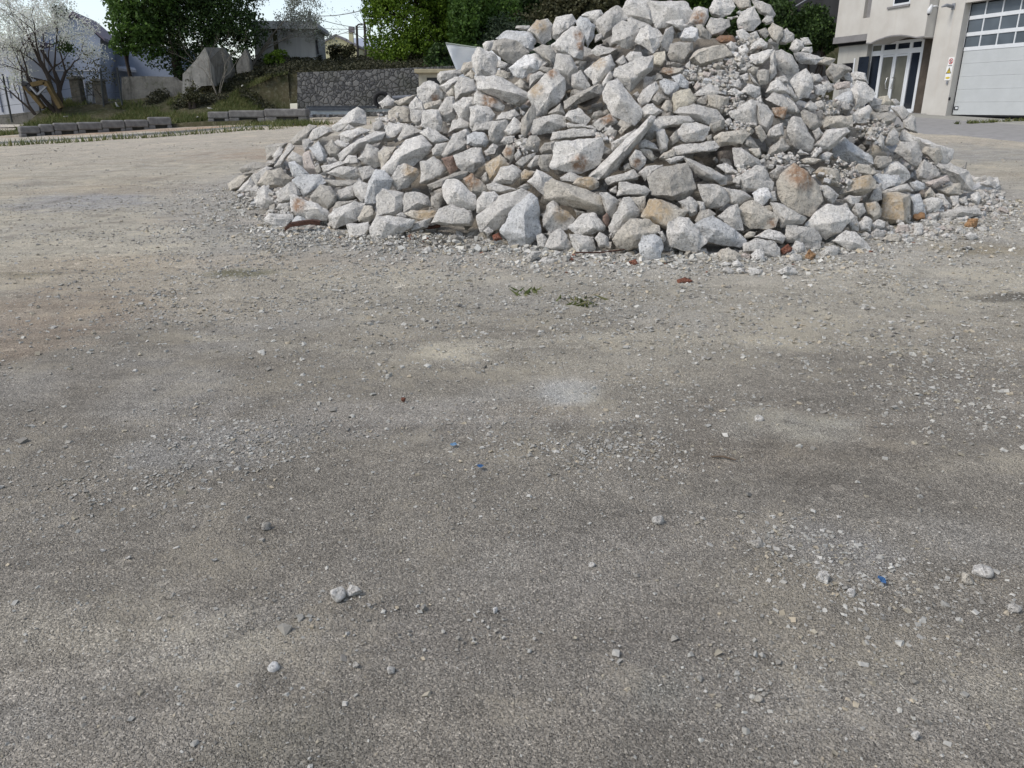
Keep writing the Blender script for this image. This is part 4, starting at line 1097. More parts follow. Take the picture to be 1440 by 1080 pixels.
def grass(name, P, h, mat, lean=.5):
    n = len(P); a = rng.random(n) * 6.283; hh = h * (.5 + rng.random(n)); w_ = .012 + .010 * rng.random(n)
    dx, dy = np.cos(a), np.sin(a); l_ = lean * rng.normal(size=(n, 2)) * hh[:, None]
    V = np.stack([np.c_[P[:, 0] - dx * w_, P[:, 1] - dy * w_, P[:, 2]], np.c_[P[:, 0] + dx * w_, P[:, 1] + dy * w_, P[:, 2]], np.c_[P[:, 0] + l_[:, 0], P[:, 1] + l_[:, 1], P[:, 2] + hh]], 1)
    return np_mesh(name, V.reshape(-1, 3), np.arange(3 * n).reshape(n, 3), {'rnd': np.repeat(rng.random(n) ** 2, 3)}, smooth=False)
M_GRASS = leafmat('grass_blades', (.055, .085, .02), (.10, .13, .035), (.22, .20, .09))
for (px, py, n, lab) in [(745, 413, 22, 'small green grass tuft, left of the two before the heap'), (818, 428, 34, 'sprawling olive grass tuft, right of the two before the heap')]:
    c_ = gp(px, py); k = rng.normal(size=(n, 2)) * (.09, .07); k = np.c_[c_.x + k[:, 0], c_.y + k[:, 1]]
    me = grass('grass_tuft', np.c_[k - (c_.x, c_.y), zg(k[:, 0], k[:, 1]) - c_.z], .04, M_GRASS, 1.1); o = link('grass_tuft', me, M_GRASS); o.location = c_; tag(o, lab, 'grass tuft')

# ------------------------------------------------------------------ hillside and banks behind the yard
def zhill(X, Y):
    X = np.asarray(X, float); Y = np.asarray(Y, float)
    m = sstep(X, -19, -12.5); fr_ = np.where(X < -9.6, 31.4, 36.2)
    z0 = np.where(X < -9.6, zlot(X, np.full_like(X, 31.)) + .05 + .12 * sstep(X, -15, -11), 3.0)
    low = z0 + (1.75 - z0) * sstep(Y, 31, 36)
    t = np.clip((Y - fr_) / np.where(X < -9.6, 10., 7.), 0, 1)
    za = zlot(X, np.full_like(X, 31.)) + .05 + .12 * sstep(X, -15, -11); ha = (3.72 - za) * np.clip((Y - 31.4) / 10., 0, 1) ** 1.1
    hb = 3. + .72 * np.clip((Y - 36.2) / 7., 0, 1) ** 1.1
    w2 = sstep(X, -12, -9.7); hi = np.where(Y < 36.2, za + ha * (1 - w2), (za + ha) * (1 - w2) + hb * w2)
    hi = hi + sstep(X, -6.5, 0) * 4.2 * sstep(Y, 36.5, 47)
    hi = hi + np.clip(Y - 43, 0, 400) * .050
    z = low * (1 - m) + hi * m + np.clip(Y - 50, 0, 400) * .02 * (1 - m)
    z = z - 3.5 * sstep(X, 12, 15) * sstep(-Y, -60, -40)
    return z + .12 * fbm(X * .5, Y * .5, 0, 201) + .05 * fbm(X * 1.7, Y * 1.7, 0, 202)
def hill_mat():
    m = N('bank_soil', .95, .1)
    c = m.mix(m.ramp(m.noise(.9, 6, .7), [(.35, 0.), (.6, 1.)]), (.04, .047, .018), (.075, .066, .04))
    c = m.mix(m.ramp(m.noise(7, 5, .7), [(.5, 0.), (.7, 1.)]), c, (.13, .125, .085))
    return m.done(c, m.bump(m.noise(9, 6, .7), .08, .8))
M_HILL = hill_mat()
def hill(name, xs, ys, lab):
    hx, hy = np.meshgrid(xs, ys); ii = np.arange(hx.size).reshape(hx.shape)
    Q = np.stack([ii[:-1, :-1], ii[:-1, 1:], ii[1:, 1:], ii[1:, :-1]], -1).reshape(-1, 4); z = zhill(hx, hy); z[0] = z[0] - 1.2
    tag(link(name, np_mesh(name, np.stack([hx, hy, z], -1).reshape(-1, 3), Q), M_HILL), lab, name, kind='structure')
hill('bank', np.arange(-19.5, -9.7, .15), np.concatenate([np.arange(30.5, 50, .15), np.arange(50, 180, 3)]), 'grassy bank rising behind the concrete blocks')
hill('hillside', np.arange(-9.75, 34, .3), np.concatenate([np.arange(36.25, 50, .25), np.arange(50, 180, 3)]), 'overgrown hillside above the stone wall')

# concrete kerb blocks edging the yard
M_KERB = simple('weathered_concrete', (.155, .15, .145), .9, .2, .35, 5, .01)
M_KERBD = simple('notch_shade', (.05, .05, .045), .95, .1, .3, 8)  # dark filler colour that paints the shade inside the block notches
def kerb_block(x0, x1, yt, yb, lab, grp, yb1, YY=None):
    a, b = (gp(x0, yb), gp(x1, yb1)) if not YY else (at(x0, yb, YY), at(x1, yb1, YY)); d = (b - a); L = d.length - .02; c_ = (a + b) / 2; an = math.atan2(d.y, d.x); h = ((yb + yb1) / 2 - yt) * c_.y / F
    e = empty('concrete_block', (c_.x, c_.y + .25, c_.z - .03), an); tag(e, lab, 'concrete block', grp)
    bm = MB(); z = e.location.z; rk = random.Random(int(x0)); an += rk.uniform(-.03, .03); h *= rk.uniform(.9, 1.08)
    rot = Euler((0, 0, an)); W = lambda lx, ly, lz: Vector((e.location.x + lx * math.cos(an) - ly * math.sin(an), e.location.y + lx * math.sin(an) + ly * math.cos(an), z + lz))
    bm.box(W(0, 0, h * .68), (L, .5 * rk.uniform(.9, 1.1), h * .64), rot, .05); bm.box(W(-L * .36, 0, h * .18), (L * .28, .46, h * .36), rot, .02); bm.box(W(L * .40, 0, h * .18), (L * .2, .46, h * .36), rot, .02)
    bm.build('block_body', M_KERB, e)
    MB().box(W(.02, .05, h * .19), (L * .5, .36, h * .37), rot, .01).build('notch_shade_fill', M_KERBD, e)
bl = [22, 51, 71, 105, 139, 172, 205, 238]; yt = lambda x: 178 - (x - 22) * 13 / 216; yb = lambda x: 194 - (x - 22) * 13.5 / 216
ow = ['first', 'second', 'third', 'fourth', 'fifth', 'sixth', 'seventh']
for k in range(7): kerb_block(bl[k], bl[k + 1], (yt(bl[k]) + yt(bl[k + 1])) / 2, yb(bl[k]), f'{ow[k]} weathered concrete block of the long left row edging the yard', 'concrete blocks edging the yard', yb(bl[k + 1]))
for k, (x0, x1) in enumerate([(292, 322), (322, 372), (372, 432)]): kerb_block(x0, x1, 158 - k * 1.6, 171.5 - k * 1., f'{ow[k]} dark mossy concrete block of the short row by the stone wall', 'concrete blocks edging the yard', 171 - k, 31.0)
# thin pale kerb line in front
q = [gp(x, y) for x, y in [(-60, 205), (60, 199), (180, 192), (300, 183), (430, 175.5)]]
m_ = MB()
for a, b in zip(q, q[1:]): m_.prism([a + Vector((0, 0, -.05)), b + Vector((0, 0, -.05)), b + Vector((0, .35, -.05)), a + Vector((0, .35, -.05))], (0, 0, .11))
tag(m_.build('kerb', simple('kerb_concrete', (.36, .355, .33), .9, .2, .25, 3)), 'low pale concrete kerb strip in front of the blocks', 'kerb', kind='structure')
# weeds and grass of the verge and bank
def strip(pts, n, w_):
    j = rng.integers(0, len(pts) - 1, n); u = rng.random(n)
    A = np.array([p[:] for p in pts]); return A[j] * (1 - u[:, None]) + A[j + 1] * u[:, None] + np.c_[rng.normal(size=n) * w_, rng.normal(size=n) * w_, np.zeros(n)]
P1 = strip([gp(x, y) for x, y in [(-60, 209), (60, 203), (180, 195), (300, 187), (400, 181)]], 700, .15); P1[:, 2] = zg(P1[:, 0], P1[:, 1])
c_ = gp(405, 176); P2_ = np.c_[c_.x + rng.normal(size=(1500, 1)) * .7, c_.y + rng.normal(size=(1500, 1)) * .35]; P2_ = np.c_[P2_, zg(P2_[:, 0], P2_[:, 1])]
X = rng.uniform(-19.4, -9.8, 26000); Y = rng.uniform(31.3, 37.5, 26000); k = vn(X * 1.2, Y * 1.2, 0, 301) > .42; P3_ = np.c_[X[k], Y[k], zhill(X[k], Y[k])]
X = rng.uniform(-12., -9.72, 9000); Y = rng.uniform(31.5, 36.3, 9000); P5_ = np.c_[X, Y, zhill(X, Y)]
X = rng.uniform(-22, -15, 4000); Y = 29.8 + rng.random(4000) * 1.4; k = vn(X * 2, Y * 2, 0, 302) > .5; P4_ = np.c_[X[k], Y[k], zg(X[k], Y[k])]
tag(link('grass', grass('grass', np.concatenate([P1, P2_, P3_, P4_, P5_]), .16, M_GRASS), M_GRASS), 'thin weedy grass along the kerb and up the bank', 'grass', kind='stuff')

# stone retaining wall
def stonewall_mat():
    m = N('rubble_masonry', .9, .2)
    v = m.vmap((1, 1, 1)); nz = m.n('ShaderNodeTexNoise'); nz.inputs['Scale'].default_value = 3; m.l(v, nz.inputs[0])
    ad = m.n('ShaderNodeVectorMath', operation='MULTIPLY_ADD'); m.l(nz.outputs['Color'], ad.inputs[0]); ad.inputs[1].default_value = (.22, .22, .22); m.l(v, ad.inputs[2]); v = ad.outputs[0]
    e = m.vor(5.2, 'DISTANCE_TO_EDGE', 'Distance', v); cc = m.vor(5.2, 'F1', 'Color', v)
    c = m.mix(cc, (.085, .086, .088), (.20, .197, .19)); c = m.mix(.5, c, m.ramp(m.noise(14, 5, .7), [(.3, .6), (.7, 1.3)]), 'MULTIPLY')
    c = m.mix(m.ramp(e, [(.01, .8), (.08, 0.)]), c, (.03, .031, .033))
    c = m.mix(m.ramp(m.noise(.35, 4), [(.55, 0.), (.75, .7)]), c, (.035, .04, .02))
    return m.done(c, m.bump(m.ramp(e, [(.0, 0.), (.18, 1.)]), .06, .8))
a, b = at(416, 150, 36), at(640, 150, 36)
m_ = MB().prism([Vector((a.x, 36, .9)), Vector((b.x + 6, 36, .9)), Vector((b.x + 6, 36, 3.5)), Vector((at(560, 97, 36).x, 36, at(560, 96, 36).z)), Vector((at(418, 101, 36).x, 36, at(418, 102, 36).z))], (0, .5, 0))
tag(m_.build('stone_wall', stonewall_mat()), 'dark rubble stone retaining wall behind the steel beams', 'stone wall')

# stacked steel beams
M_GALV = simple('galvanised_steel', (.42, .45, .47), .45, .6, .2, 5, metal=.5)
M_GALVD = simple('dull_steel', (.14, .15, .17), .55, .5, .3, 5, metal=.4)
def beam(x0, x1, y, h, Y, mat, lab):
    a, b = at(x0, y, Y), at(x1, y, Y); L = b.x - a.x; m_ = MB(); c = (a + b) / 2; H = h * Y / F
    m_.box(c, (L, .012, H), None); m_.box(c + Vector((0, -.05, H / 2 + .004)), (L, .12, .01)); m_.box(c + Vector((0, -.05, -H / 2 - .004)), (L, .12, .01)); m_.box(c + Vector((0, -.03, 0)), (L - .01, .04, H * .3))
    tag(m_.build('steel_beam', mat), lab, 'steel beam', 'steel beams stacked by the stone wall')
beam(431, 530, 150.5, 2.4, 33.1, M_GALVD, 'topmost thin dark beam of the steel stack'); beam(434, 512, 154.3, 3, 33.0, M_GALVD, 'middle dull beam of the steel stack')
beam(437, 497, 158.3, 3.6, 32.9, M_GALV, 'bright galvanised beam on the front of the steel stack'); beam(500, 560, 155, 2.5, 33.3, M_GALV, 'short pale beam at the right end of the steel stack')
m_ = MB(); [m_.box(at(x, 163, 33.05), (.12, .6, .12), None, .01) for x in (440, 463, 492)]
[m_.box(Vector((at(x, 160, 33.05).x, 33.15, (at(x, 163, 33).z + at(x, 152, 33).z) / 2)), (.07, .2, .34), None, .005) for x in (437, 497)]
tag(m_.build('beam_trestle', M_GALVD), 'low dark bearers carrying the steel beams', 'trestle')
# tyre and dark pipe behind the skyline
c_ = at(537, 141, 33.6); bm = bmesh.new()
for i in range(28):
    for j in range(10):
        a, b = i / 28 * 6.283, j / 10 * 6.283; r = .27 + .085 * math.cos(b); bm.verts.new((r * math.cos(a), .10 * math.sin(b), r * math.sin(a)))
bm.verts.ensure_lookup_table()
for i in range(28):
    for j in range(10): bm.faces.new([bm.verts[k] for k in (i * 10 + j, i * 10 + (j + 1) % 10, ((i + 1) % 28) * 10 + (j + 1) % 10, ((i + 1) % 28) * 10 + j)])
me = bpy.data.meshes.new('tyre'); bm.to_mesh(me); bm.free(); o = link('tyre', me, simple('black_rubber', (.012, .012, .013), .8, .3, .3, 20)); o.location = c_; tag(o, 'black tyre standing behind the white rock at the wall', 'tyre')
a, b = at(552, 138, 33.8), at(592, 136, 33.8); tag(MB().tube([a, b], .09, 10).build('dark_pipe', M_GALVD), 'dark pipe lying level right of the black tyre', 'pipe')
m_ = MB(); [m_.box(Vector((x, 33.8, 1.15)), (.12, .5, at(552, 142, 33.8).z - 1.05), None, .02) for x in (a.x + .2, b.x - .1, (a.x + b.x) / 2)]; tag(m_.build('pipe_trestle', M_GALVD), 'dark low bearers under the dark pipe', 'trestle')
# hut
M_HUT = simple('beige_render', (.36, .34, .28), .9, .2, .2, 4); M_DARK = simple('dark_opening', (.010, .010, .013), .4, .4, .2, 4)
e = empty('hut', (at(612, 150, 31).x, 31.6, 1.1)); tag(e, 'small beige hut with dark window half hidden by the heap', 'hut')
x0, x1 = at(588.5, 105, 31).x, at(642, 105, 31).x; zt = at(600, 103, 31).z; z0 = 1.0
m_ = MB(); wz0, wz1 = at(600, 119, 31).z, at(600, 109, 31).z; wx0, wx1 = at(600, 110, 31).x, at(619, 110, 31).x
m_.box(((x0 + wx0) / 2, 31.06, (z0 + zt) / 2), (wx0 - x0, .12, zt - z0)); m_.box(((wx1 + x1) / 2, 31.06, (z0 + zt) / 2), (x1 - wx1, .12, zt - z0)); m_.box(((wx0 + wx1) / 2, 31.062, (wz1 + zt) / 2), (wx1 - wx0, .12, zt - wz1)); m_.box(((wx0 + wx1) / 2, 31.062, (z0 + wz0) / 2), (wx1 - wx0, .12, wz0 - z0))
m_.box((x0 + .06, 31.9, (z0 + zt) / 2), (.12, 1.56, zt - z0)); m_.box((x1 - .06, 31.9, (z0 + zt) / 2), (.12, 1.56, zt - z0)); m_.build('wall', M_HUT, e)
MB().box(((wx0 + wx1) / 2, 31.1, (wz0 + wz1) / 2), (wx1 - wx0, .03, wz1 - wz0)).build('window', M_DARK, e)
MB().box(((x0 + x1) / 2, 31.75, zt + .07), (x1 - x0 + .24, 2.0, .14), None, .02).build('roof', simple('hut_roof', (.33, .29, .20), .9, .2, .2, 4), e)
# white sheet
def curved_sheet():
    bm = bmesh.new(); n = 14; c00, c10, c01, c11 = at(626.5, 60.5, 15), at(705, 72, 15), at(652, 125, 15), at(700, 150, 15); g = []
    for i in range(n + 1):
        for j in range(n + 1):
            u, v = i / n, j / n; p = (c00 * (1 - u) + c10 * u) * (1 - v) + (c01 * (1 - u) + c11 * u) * v
            p = p + Vector((0, .16 * math.sin(u * 3.1) * math.sin(v * 2.6 + .3) - .05 * math.sin((u + v) * 7), 0)); g.append(bm.verts.new(p))
    for i in range(n):
        for j in range(n): bm.faces.new([g[k] for k in (i * (n + 1) + j, (i + 1) * (n + 1) + j, (i + 1) * (n + 1) + j + 1, i * (n + 1) + j + 1)])
    bmesh.ops.solidify(bm, geom=bm.faces[:], thickness=.012)
    me = bpy.data.meshes.new('white_sheet'); bm.to_mesh(me); bm.free(); me.polygons.foreach_set('use_smooth', [True] * len(me.polygons)); return me
o = link('white_sheet', curved_sheet(), simple('white_plastic', (.82, .83, .83), .5, .4, .05, 3)); tag(o, 'white sheet with a pointed corner rising behind the heap', 'sheet')
m_ = MB().tube([at(626.5, 60.5, 14.98), at(705, 72, 14.98)], .012, 6); m_.build('hem_rod', simple('greenish_rod', (.30, .33, .28), .6), None).parent = o
# ------------------------------------------------------------------ cream building on the right
DV = Vector((-.278, .961, 0)).normalized(); NV = Vector((-.961, -.278, 0)).normalized()
P0 = gp(1329, 165); P0.z = float(zlot(P0.x, P0.y)) + .06
def fac(px, py, n=0.):
    d = Vector(ray(px, py)); o = Vector((0, 0, EYE)); t = ((P0 - o).dot(NV) + n) / d.dot(NV); p = o + d * t; return (p - P0).dot(DV), p.z
def W(s, n, z): p = P0 + DV * s + NV * n; return Vector((p.x, p.y, z))
RZ_ = Euler((0, 0, math.atan2(DV.y, DV.x)))
def slab(m, s0, s1, z0, z1, n0, n1, bev=0):
    return m.box(W((s0 + s1) / 2, (n0 + n1) / 2, (z0 + z1) / 2), (abs(s1 - s0), abs(n1 - n0), abs(z1 - z0)), RZ_, bev)
def facm(): 
    m = N('cream_render', .9, .15)
    c = m.mix(m.ramp(m.noise(1.2, 5, .6), [(.35, 0.), (.65, 1.)]), (.45, .43, .395), (.51, .495, .46))
    c = m.mix(m.math('MULTIPLY', m.ramp(m.noise(3, 5, .65, m.vmap((1.5, 1.5, .12))), [(.55, 0.), (.75, 1.)]), .35), c, (.42, .37, .32))
    return m.done(c, m.bump(m.noise(60, 4), .004, .5))
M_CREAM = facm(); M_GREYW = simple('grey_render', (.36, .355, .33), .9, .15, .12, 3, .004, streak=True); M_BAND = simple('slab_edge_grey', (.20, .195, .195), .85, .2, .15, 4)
M_WHITEF = simple('white_frame', (.60, .62, .64), .4, .4, .05, 5); M_GATE = simple('gate_panel', (.44, .46, .465), .45, .45, .05, 2)
def glassm(name, c, r=.08):
    m = N(name, r, .5); v = m.mix(m.ramp(m.noise(.8, 3), [(.35, 0.), (.65, 1.)]), c, tuple(q * 1.6 for q in c)); return m.done(v)
M_GLASS = glassm('dark_glass', (.012, .016, .024)); M_GLASSG = glassm('gate_glass', (.07, .085, .10), .3); M_GLASSB = glassm('reflection_tint_glass', (.10, .10, .085), .25)  # last one: olive reflection in the panes is put into the glass colour
M_BROWN = simple('brown_reveal', (.075, .062, .05), .8, .2, .3, 4)
bl_ = empty('cream_building', W(0, 0, P0.z)); tag(bl_, 'cream rendered building with glazed entrance beside a big roller gate', 'building')
TOP = P0.z + 9.5; ZB = P0.z - .5
sc_ = fac(1294, 165)[0]; g0 = 0.; g1 = -4.6; zt = fac(1357, 5.5, -.22)[1]
m_ = MB(); slab(m_, g0, sc_, ZB, TOP, 0, -1.4); m_.prism([W(g0 - .002, 0, zt), W(g1, 0, zt), W(g1, 0, TOP), W(g0 - .002, 0, TOP)], -NV * .35); slab(m_, g1, g1 - 7, ZB, TOP, 0, -.4)
m_.build('gate_wall', M_CREAM, bl_)
m_ = MB(); slab(m_, g1 - 7, 7.5, ZB, TOP, -1.5, -9); m_.build('rear_wall', M_GREYW, bl_)
# gate with three glazed rows
gt = MB(); zb = P0.z + .03; R3 = fac(1353.5, 69.5, -.25)[1]; R2 = fac(1357, 49, -.25)[1]; R1 = fac(1360, 26, -.25)[1]
nsec = 5
for k in range(nsec):
    a, b = zb + (R3 - .05 - zb) * k / nsec, zb + (R3 - .05 - zb) * (k + 1) / nsec
    slab(gt, g0 - .05, g1 + .05, a + .0015, b - .0015, -.25, -.31, .004)
    for q in (1, 2): slab(gt, g0 - .05, g1 + .05, a + (b - a) * q / 3 - .002, a + (b - a) * q / 3 + .002, -.2488, -.255)
gate = gt.build('garage_gate', M_GATE, bl_)
fr = MB(); rows = [(R3, R2), (R2, R1), (R1, zt)]
for z in (R3, R2, R1): slab(fr, g0 - .05, g1 + .05, z - .06, z + .06, -.235, -.30, .006)
ss = [fac(1310 + x / 11, 600 / 11, -.235)[0] for x in (505, 737, 1005, 1280)]; st2 = (ss[3] - ss[0]) / 3
cols = [ss[0] + st2 * k for k in range(0, 7)]
for s in cols:
    if s > g1: slab(fr, s - .022, s + .022, R3 + .06, zt, -.242, -.295)
fr.build('glazing_frame', M_WHITEF, bl_)
for (za, zc) in rows:
    for s0, s1 in zip(cols, cols[1:]):
        m_ = MB(); slab(m_, s0 - .02, max(s1, g1) + .02, za + .05, zc - .05, -.265, -.275); m_.build('window', M_GLASSG, bl_)
m_ = MB(); slab(m_, g0 - .001, g0 - .045, zb, zt, -.26, -.34); slab(m_, g0, g1, P0.z - .02, zb, -.27, -.3); slab(m_, g0, g1, zt - .12, zt - .002, -.30, -.345); m_.build('gate_gap_shade', M_DARK, bl_)  # near-black strips stand for the shade in the gaps round the gate
def facbox(name, px, py, w_, h_, n0, n1, mat, par, bev=0):
    s, z = fac(px, py, n1); k = .0265; m_ = MB(); slab(m_, s - w_ * k / 2, s + w_ * k / 2, z - h_ * k / 2, z + h_ * k / 2, n0, n1, bev); return m_.build(name, mat, par)
hnd = facbox('gate_handle', 1344, 152, 7, 4.4, -.249, -.225, M_DARK, bl_, .01); facbox('gate_handle_grip', 1344.8, 152, 4, 2.4, -.224, -.21, M_WHITEF, bl_)
facbox('lock_switch', 1334.3, 139, 2.4, 4, 0.0, .05, M_DARK, bl_, .01)
# projecting upper bay with arched lower edge
nb = .38; arc = [(fac(1150 + x / 9, y / 9, nb)) for x, y in [(1345, 470), (1240, 484), (1190, 474), (1130, 462), (1060, 455), (1000, 456), (930, 463), (860, 478), (780, 505), (720, 530), (670, 556), (610, 556)]]
pts = [W(s, nb, z) for s, z in arc]; sl_ = arc[-1][0]; sr_ = arc[0][0]
m_ = MB().prism(pts + [W(sl_, nb, TOP + .4), W(sr_, nb, TOP + .4)], -NV * (nb + 1.0)); m_.build('upper_bay', M_CREAM, bl_)
m_ = MB().prism([p + NV * .002 + Vector((0, 0, -.0)) for p in pts] + [p + NV * .002 + Vector((0, 0, .045)) for p in pts[::-1]], -NV * .02); m_.build('arch_shadow_line', M_BAND, bl_)  # dark strip painted in for the shaded soffit of the arch
# window in the bay
s0, z0 = fac(1256, 7, nb); s1, z1 = fac(1280, 3, nb); z0 = fac(1268, 6, nb)[1]
m_ = MB(); slab(m_, s0, s1, z0 - .02, z0 + 1.3, nb - .01, nb + .012); wf = m_.build('window_frame', M_WHITEF, bl_)
m_ = MB(); slab(m_, s0 - .07, s1 + .05, z0 + .05, z0 + 1.25, nb + .012, nb + .018); m_.build('window_glass', M_GLASS, bl_)
m_ = MB(); slab(m_, s0 + .25, s1 - .02, z0 - .10, z0 - .03, nb, nb + .05); m_.build('window_sill', M_BAND, bl_)
# wall left of the bay
sL = fac(1174, 52, 0)[0]; zl = fac(1190, 51, 0)[1]; zl2 = fac(1190, 60, 0)[1]
sw0 = fac(1215, 15, 0)[0]; zw = fac(1216, 25.5, 0)[1]
m_ = MB(); slab(m_, sw0, sL, zl, TOP, 0, -.8); slab(m_, sl_ - .001, sw0 - .001, zl, zw, 0.001, -.8); m_.build('side_wall', M_CREAM, bl_)
m_ = MB(); slab(m_, sl_ - .3, sw0 - .002, zw + .001, TOP, -.12, -.2); m_.build('stair_window', M_BAND, bl_)
m_ = MB(); slab(m_, sl_ - .2, sL + .02, zl2, zl - .002, .05, -.8); m_.build('slab_band', M_BAND, bl_)
m_ = MB(); slab(m_, fac(1222, 100, -.5)[0], sL, ZB, zl2 - .002, -.28, -.9); m_.build('lower_wall', M_GREYW, bl_)
m_ = MB(); slab(m_, sl_ - .2, sL, zl2 - .10, zl2 - .003, -.2, -.277); m_.build('band_shadow_strip', M_DARK, bl_)  # near-black strip stands for the shadow below the slab band
m_ = MB(); a = fac(1222, 82, -.27)[0]; b = fac(1208, 82, -.27)[0]; slab(m_, a, b, P0.z + .6, fac(1212, 80, -.27)[1], -.282, -.272); m_.build('side_window', M_GLASS, bl_)
m_ = MB(); slab(m_, a + .8, a + .88, P0.z + .6, fac(1212, 81, -.27)[1], -.271, -.262); m_.build('side_window_mullion', M_WHITEF, bl_)
m_ = MB(); a = fac(1200, 90, -.27)[0]; b = fac(1184, 90, -.27)[0]; slab(m_, a, b, P0.z + 1.2, fac(1190, 89, -.27)[1], -.282, -.272); m_.build('small_window', M_DARK, bl_)
# glazed entrance
ne = -.5; ent = lambda x, y: fac(1180 + x / 8, 40 + y / 8, ne)
S = [ent(x, 400)[0] for x in (343, 462, 618, 778, 905)]; zbt = ent(760, 872)[1]; zbt = P0.z + .12; ztr = ent(640, 262)[1]; ztp = ent(700, 150)[1]; zhd = ztp + .5
m_ = MB()
for s, w_ in zip(S, (.07, .13, .10, .15, .12)): slab(m_, s - w_ / 2, s + w_ / 2, zbt, ztp, ne, ne - .09, .008)
slab(m_, S[0], S[-1], ztr - .09, ztr + .09, ne - .004, ne - .086); slab(m_, S[0], S[-1], ztp - .05, ztp + .05, ne + .004, ne - .086); slab(m_, S[0], S[-1], zbt - .06, zbt + .1, ne - .004, ne - .086)
m_.build('entrance_frame', M_WHITEF, bl_)
for k, (s0, s1) in enumerate(zip(S, S[1:])):
    for j, (za, zc) in enumerate([(zbt, ztr), (ztr, ztp)]):
        m_ = MB(); slab(m_, s0, s1, za + .02, zc - .02, ne - .04, ne - .05); m_.build('glass_pane', [M_GLASS, M_GLASSB, M_GLASSB, M_GLASS][k] if j == 0 else [M_GLASSB, M_GLASS, M_GLASS, M_GLASS][k], bl_)
for k, (s0, s1) in enumerate([(S[1], S[2]), (S[2], S[3])]):      # door leaves
    m_ = MB()
    a, b = s0 + (.08 if k == 0 else .05) * (-1 if s1 < s0 else 1), s1 - .06 * (-1 if s1 < s0 else 1)
    for s in (a, b): slab(m_, s - .03, s + .03, zbt + .06, ztr - .09, ne + .012, ne - .03)
    slab(m_, a, b, zbt + .1, zbt + .22, ne + .01, ne - .03); slab(m_, a, b, ztr - .17, ztr - .1, ne + .01, ne - .03)
    d_ = m_.build('door', M_WHITEF, bl_)
    sh = S[2] + (-.14 if k else .14); zh = zbt + 1.05; h_ = MB().tube([W(sh, ne + .01, zh - .2), W(sh, ne + .1, zh - .2), W(sh + (.05 if k == 0 else -.05), ne + .12, zh), W(sh, ne + .1, zh + .2), W(sh, ne + .01, zh + .2)], .018, 8)
    hh = h_.build('handle', simple('steel_handle', (.6, .6, .6), .3, .5, metal=.8), d_, True)
m_ = MB(); slab(m_, S[-1] - .05, S[-1] - 2.2, ZB, zhd + .6, ne - .02, ne - .1); slab(m_, S[0] - .05, S[-1] + 0, ztp + .051, zhd + .9, ne - .01, ne - .15); m_.build('entrance_surround', M_BROWN, bl_)
m_ = MB(); slab(m_, S[0] + .3, S[-1] - 1.3, P0.z - .2, zbt - .06, ne + .5, ne - .1); m_.build('doorstep', M_BAND, bl_)
# camera, lamp, signs, bell
M_WH = simple('white_metal', (.62, .63, .64), .4, .4, .04, 5); M_GR = simple('grey_metal', (.20, .21, .23), .5, .5, .1, 5)
def wloc(px, py, n): s, z = fac(px, py, n); return W(s, n, z)
e = empty('security_camera', wloc(1319, 10, 0)); tag(e, 'white dome security camera on an arm at the wall corner', 'security camera')
b0 = wloc(1319, 9.5, .0); MB().tube([b0, b0 + NV * .10 + Vector((0, 0, .02)), b0 + NV * .3 + Vector((0, 0, -.02))], .035, 8).build('arm', M_WH, e, True)
MB().tube([b0 + NV * .28 + Vector((0, 0, .06)), b0 + NV * .3 + Vector((0, 0, -.02)), b0 + NV * .33 + Vector((0, 0, -.10)), b0 + NV * .34 + Vector((0, 0, -.2)), b0 + NV * .345 + Vector((0, 0, -.25))], [.035, .065, .08, .07, .03], 12).build('housing', M_WH, e, True)
MB().tube([b0 + NV * .345 + Vector((0, 0, -.235)), b0 + NV * .35 + Vector((0, 0, -.27)), b0 + NV * .35 + Vector((0, 0, -.285))], [.05, .04, .015], 10).build('lens', M_DARK, e, True)
e = empty('wall_lamp', wloc(1338, 9, 0)); tag(e, 'grey curved wall lamp above the signs by the gate', 'wall lamp')
b0 = wloc(1341, 9, 0); MB().tube([b0, b0 + NV * .12, b0 + NV * .30 + Vector((0, 0, .03)), b0 + NV * .50 + Vector((0, 0, -.03))], [.03, .06, .055, .02], 10).build('shade', M_GR, e, True)
MB().box(b0 + NV * .01, (.16, .02, .2), RZ_, .01).build('bracket', M_GR, e)
M_SW = simple('sign_white', (.72, .72, .70), .5, .3, .04, 5); M_SR = simple('sign_red', (.40, .05, .05), .5); M_SY = simple('sign_yellow', (.55, .42, .04), .5); M_SK = simple('sign_black', (.03, .03, .03), .5)
def plate(s, z, w_, h_, n0, n1, mat, nm, par): m_ = MB(); slab(m_, s - w_ / 2, s + w_ / 2, z - h_ / 2, z + h_ / 2, n0, n1); return m_.build(nm, mat, par)
def ring(s, z, r, r2, n, mat, nm, par, nn=20, k0=0):
    m_ = MB(); bm = m_.bm; A = [2 * math.pi * k / nn for k in range(nn)]
    o_ = [bm.verts.new(W(s + r * math.cos(a), n, z + r * math.sin(a))) for a in A]; i_ = [bm.verts.new(W(s + r2 * math.cos(a), n, z + r2 * math.sin(a))) for a in A]
    for k in range(nn): bm.faces.new((o_[k], o_[(k + 1) % nn], i_[(k + 1) % nn], i_[k]))
    ex = bmesh.ops.extrude_face_region(bm, geom=bm.faces[:])['geom']; bmesh.ops.translate(bm, verts=[v for v in ex if isinstance(v, bmesh.types.BMVert)], vec=-NV * .004); return m_.build(nm, mat, par)
s, z = fac(1337, 87, .02); e = empty('prohibition_sign', W(s, .0, z)); tag(e, 'white square sign with a red ring and dark symbol by the gate', 'sign')
plate(s, z, .25, .30, 0, .012, M_SW, 'panel', e); ring(s, z + .02, .095, .07, .018, M_SR, 'red_ring', e)
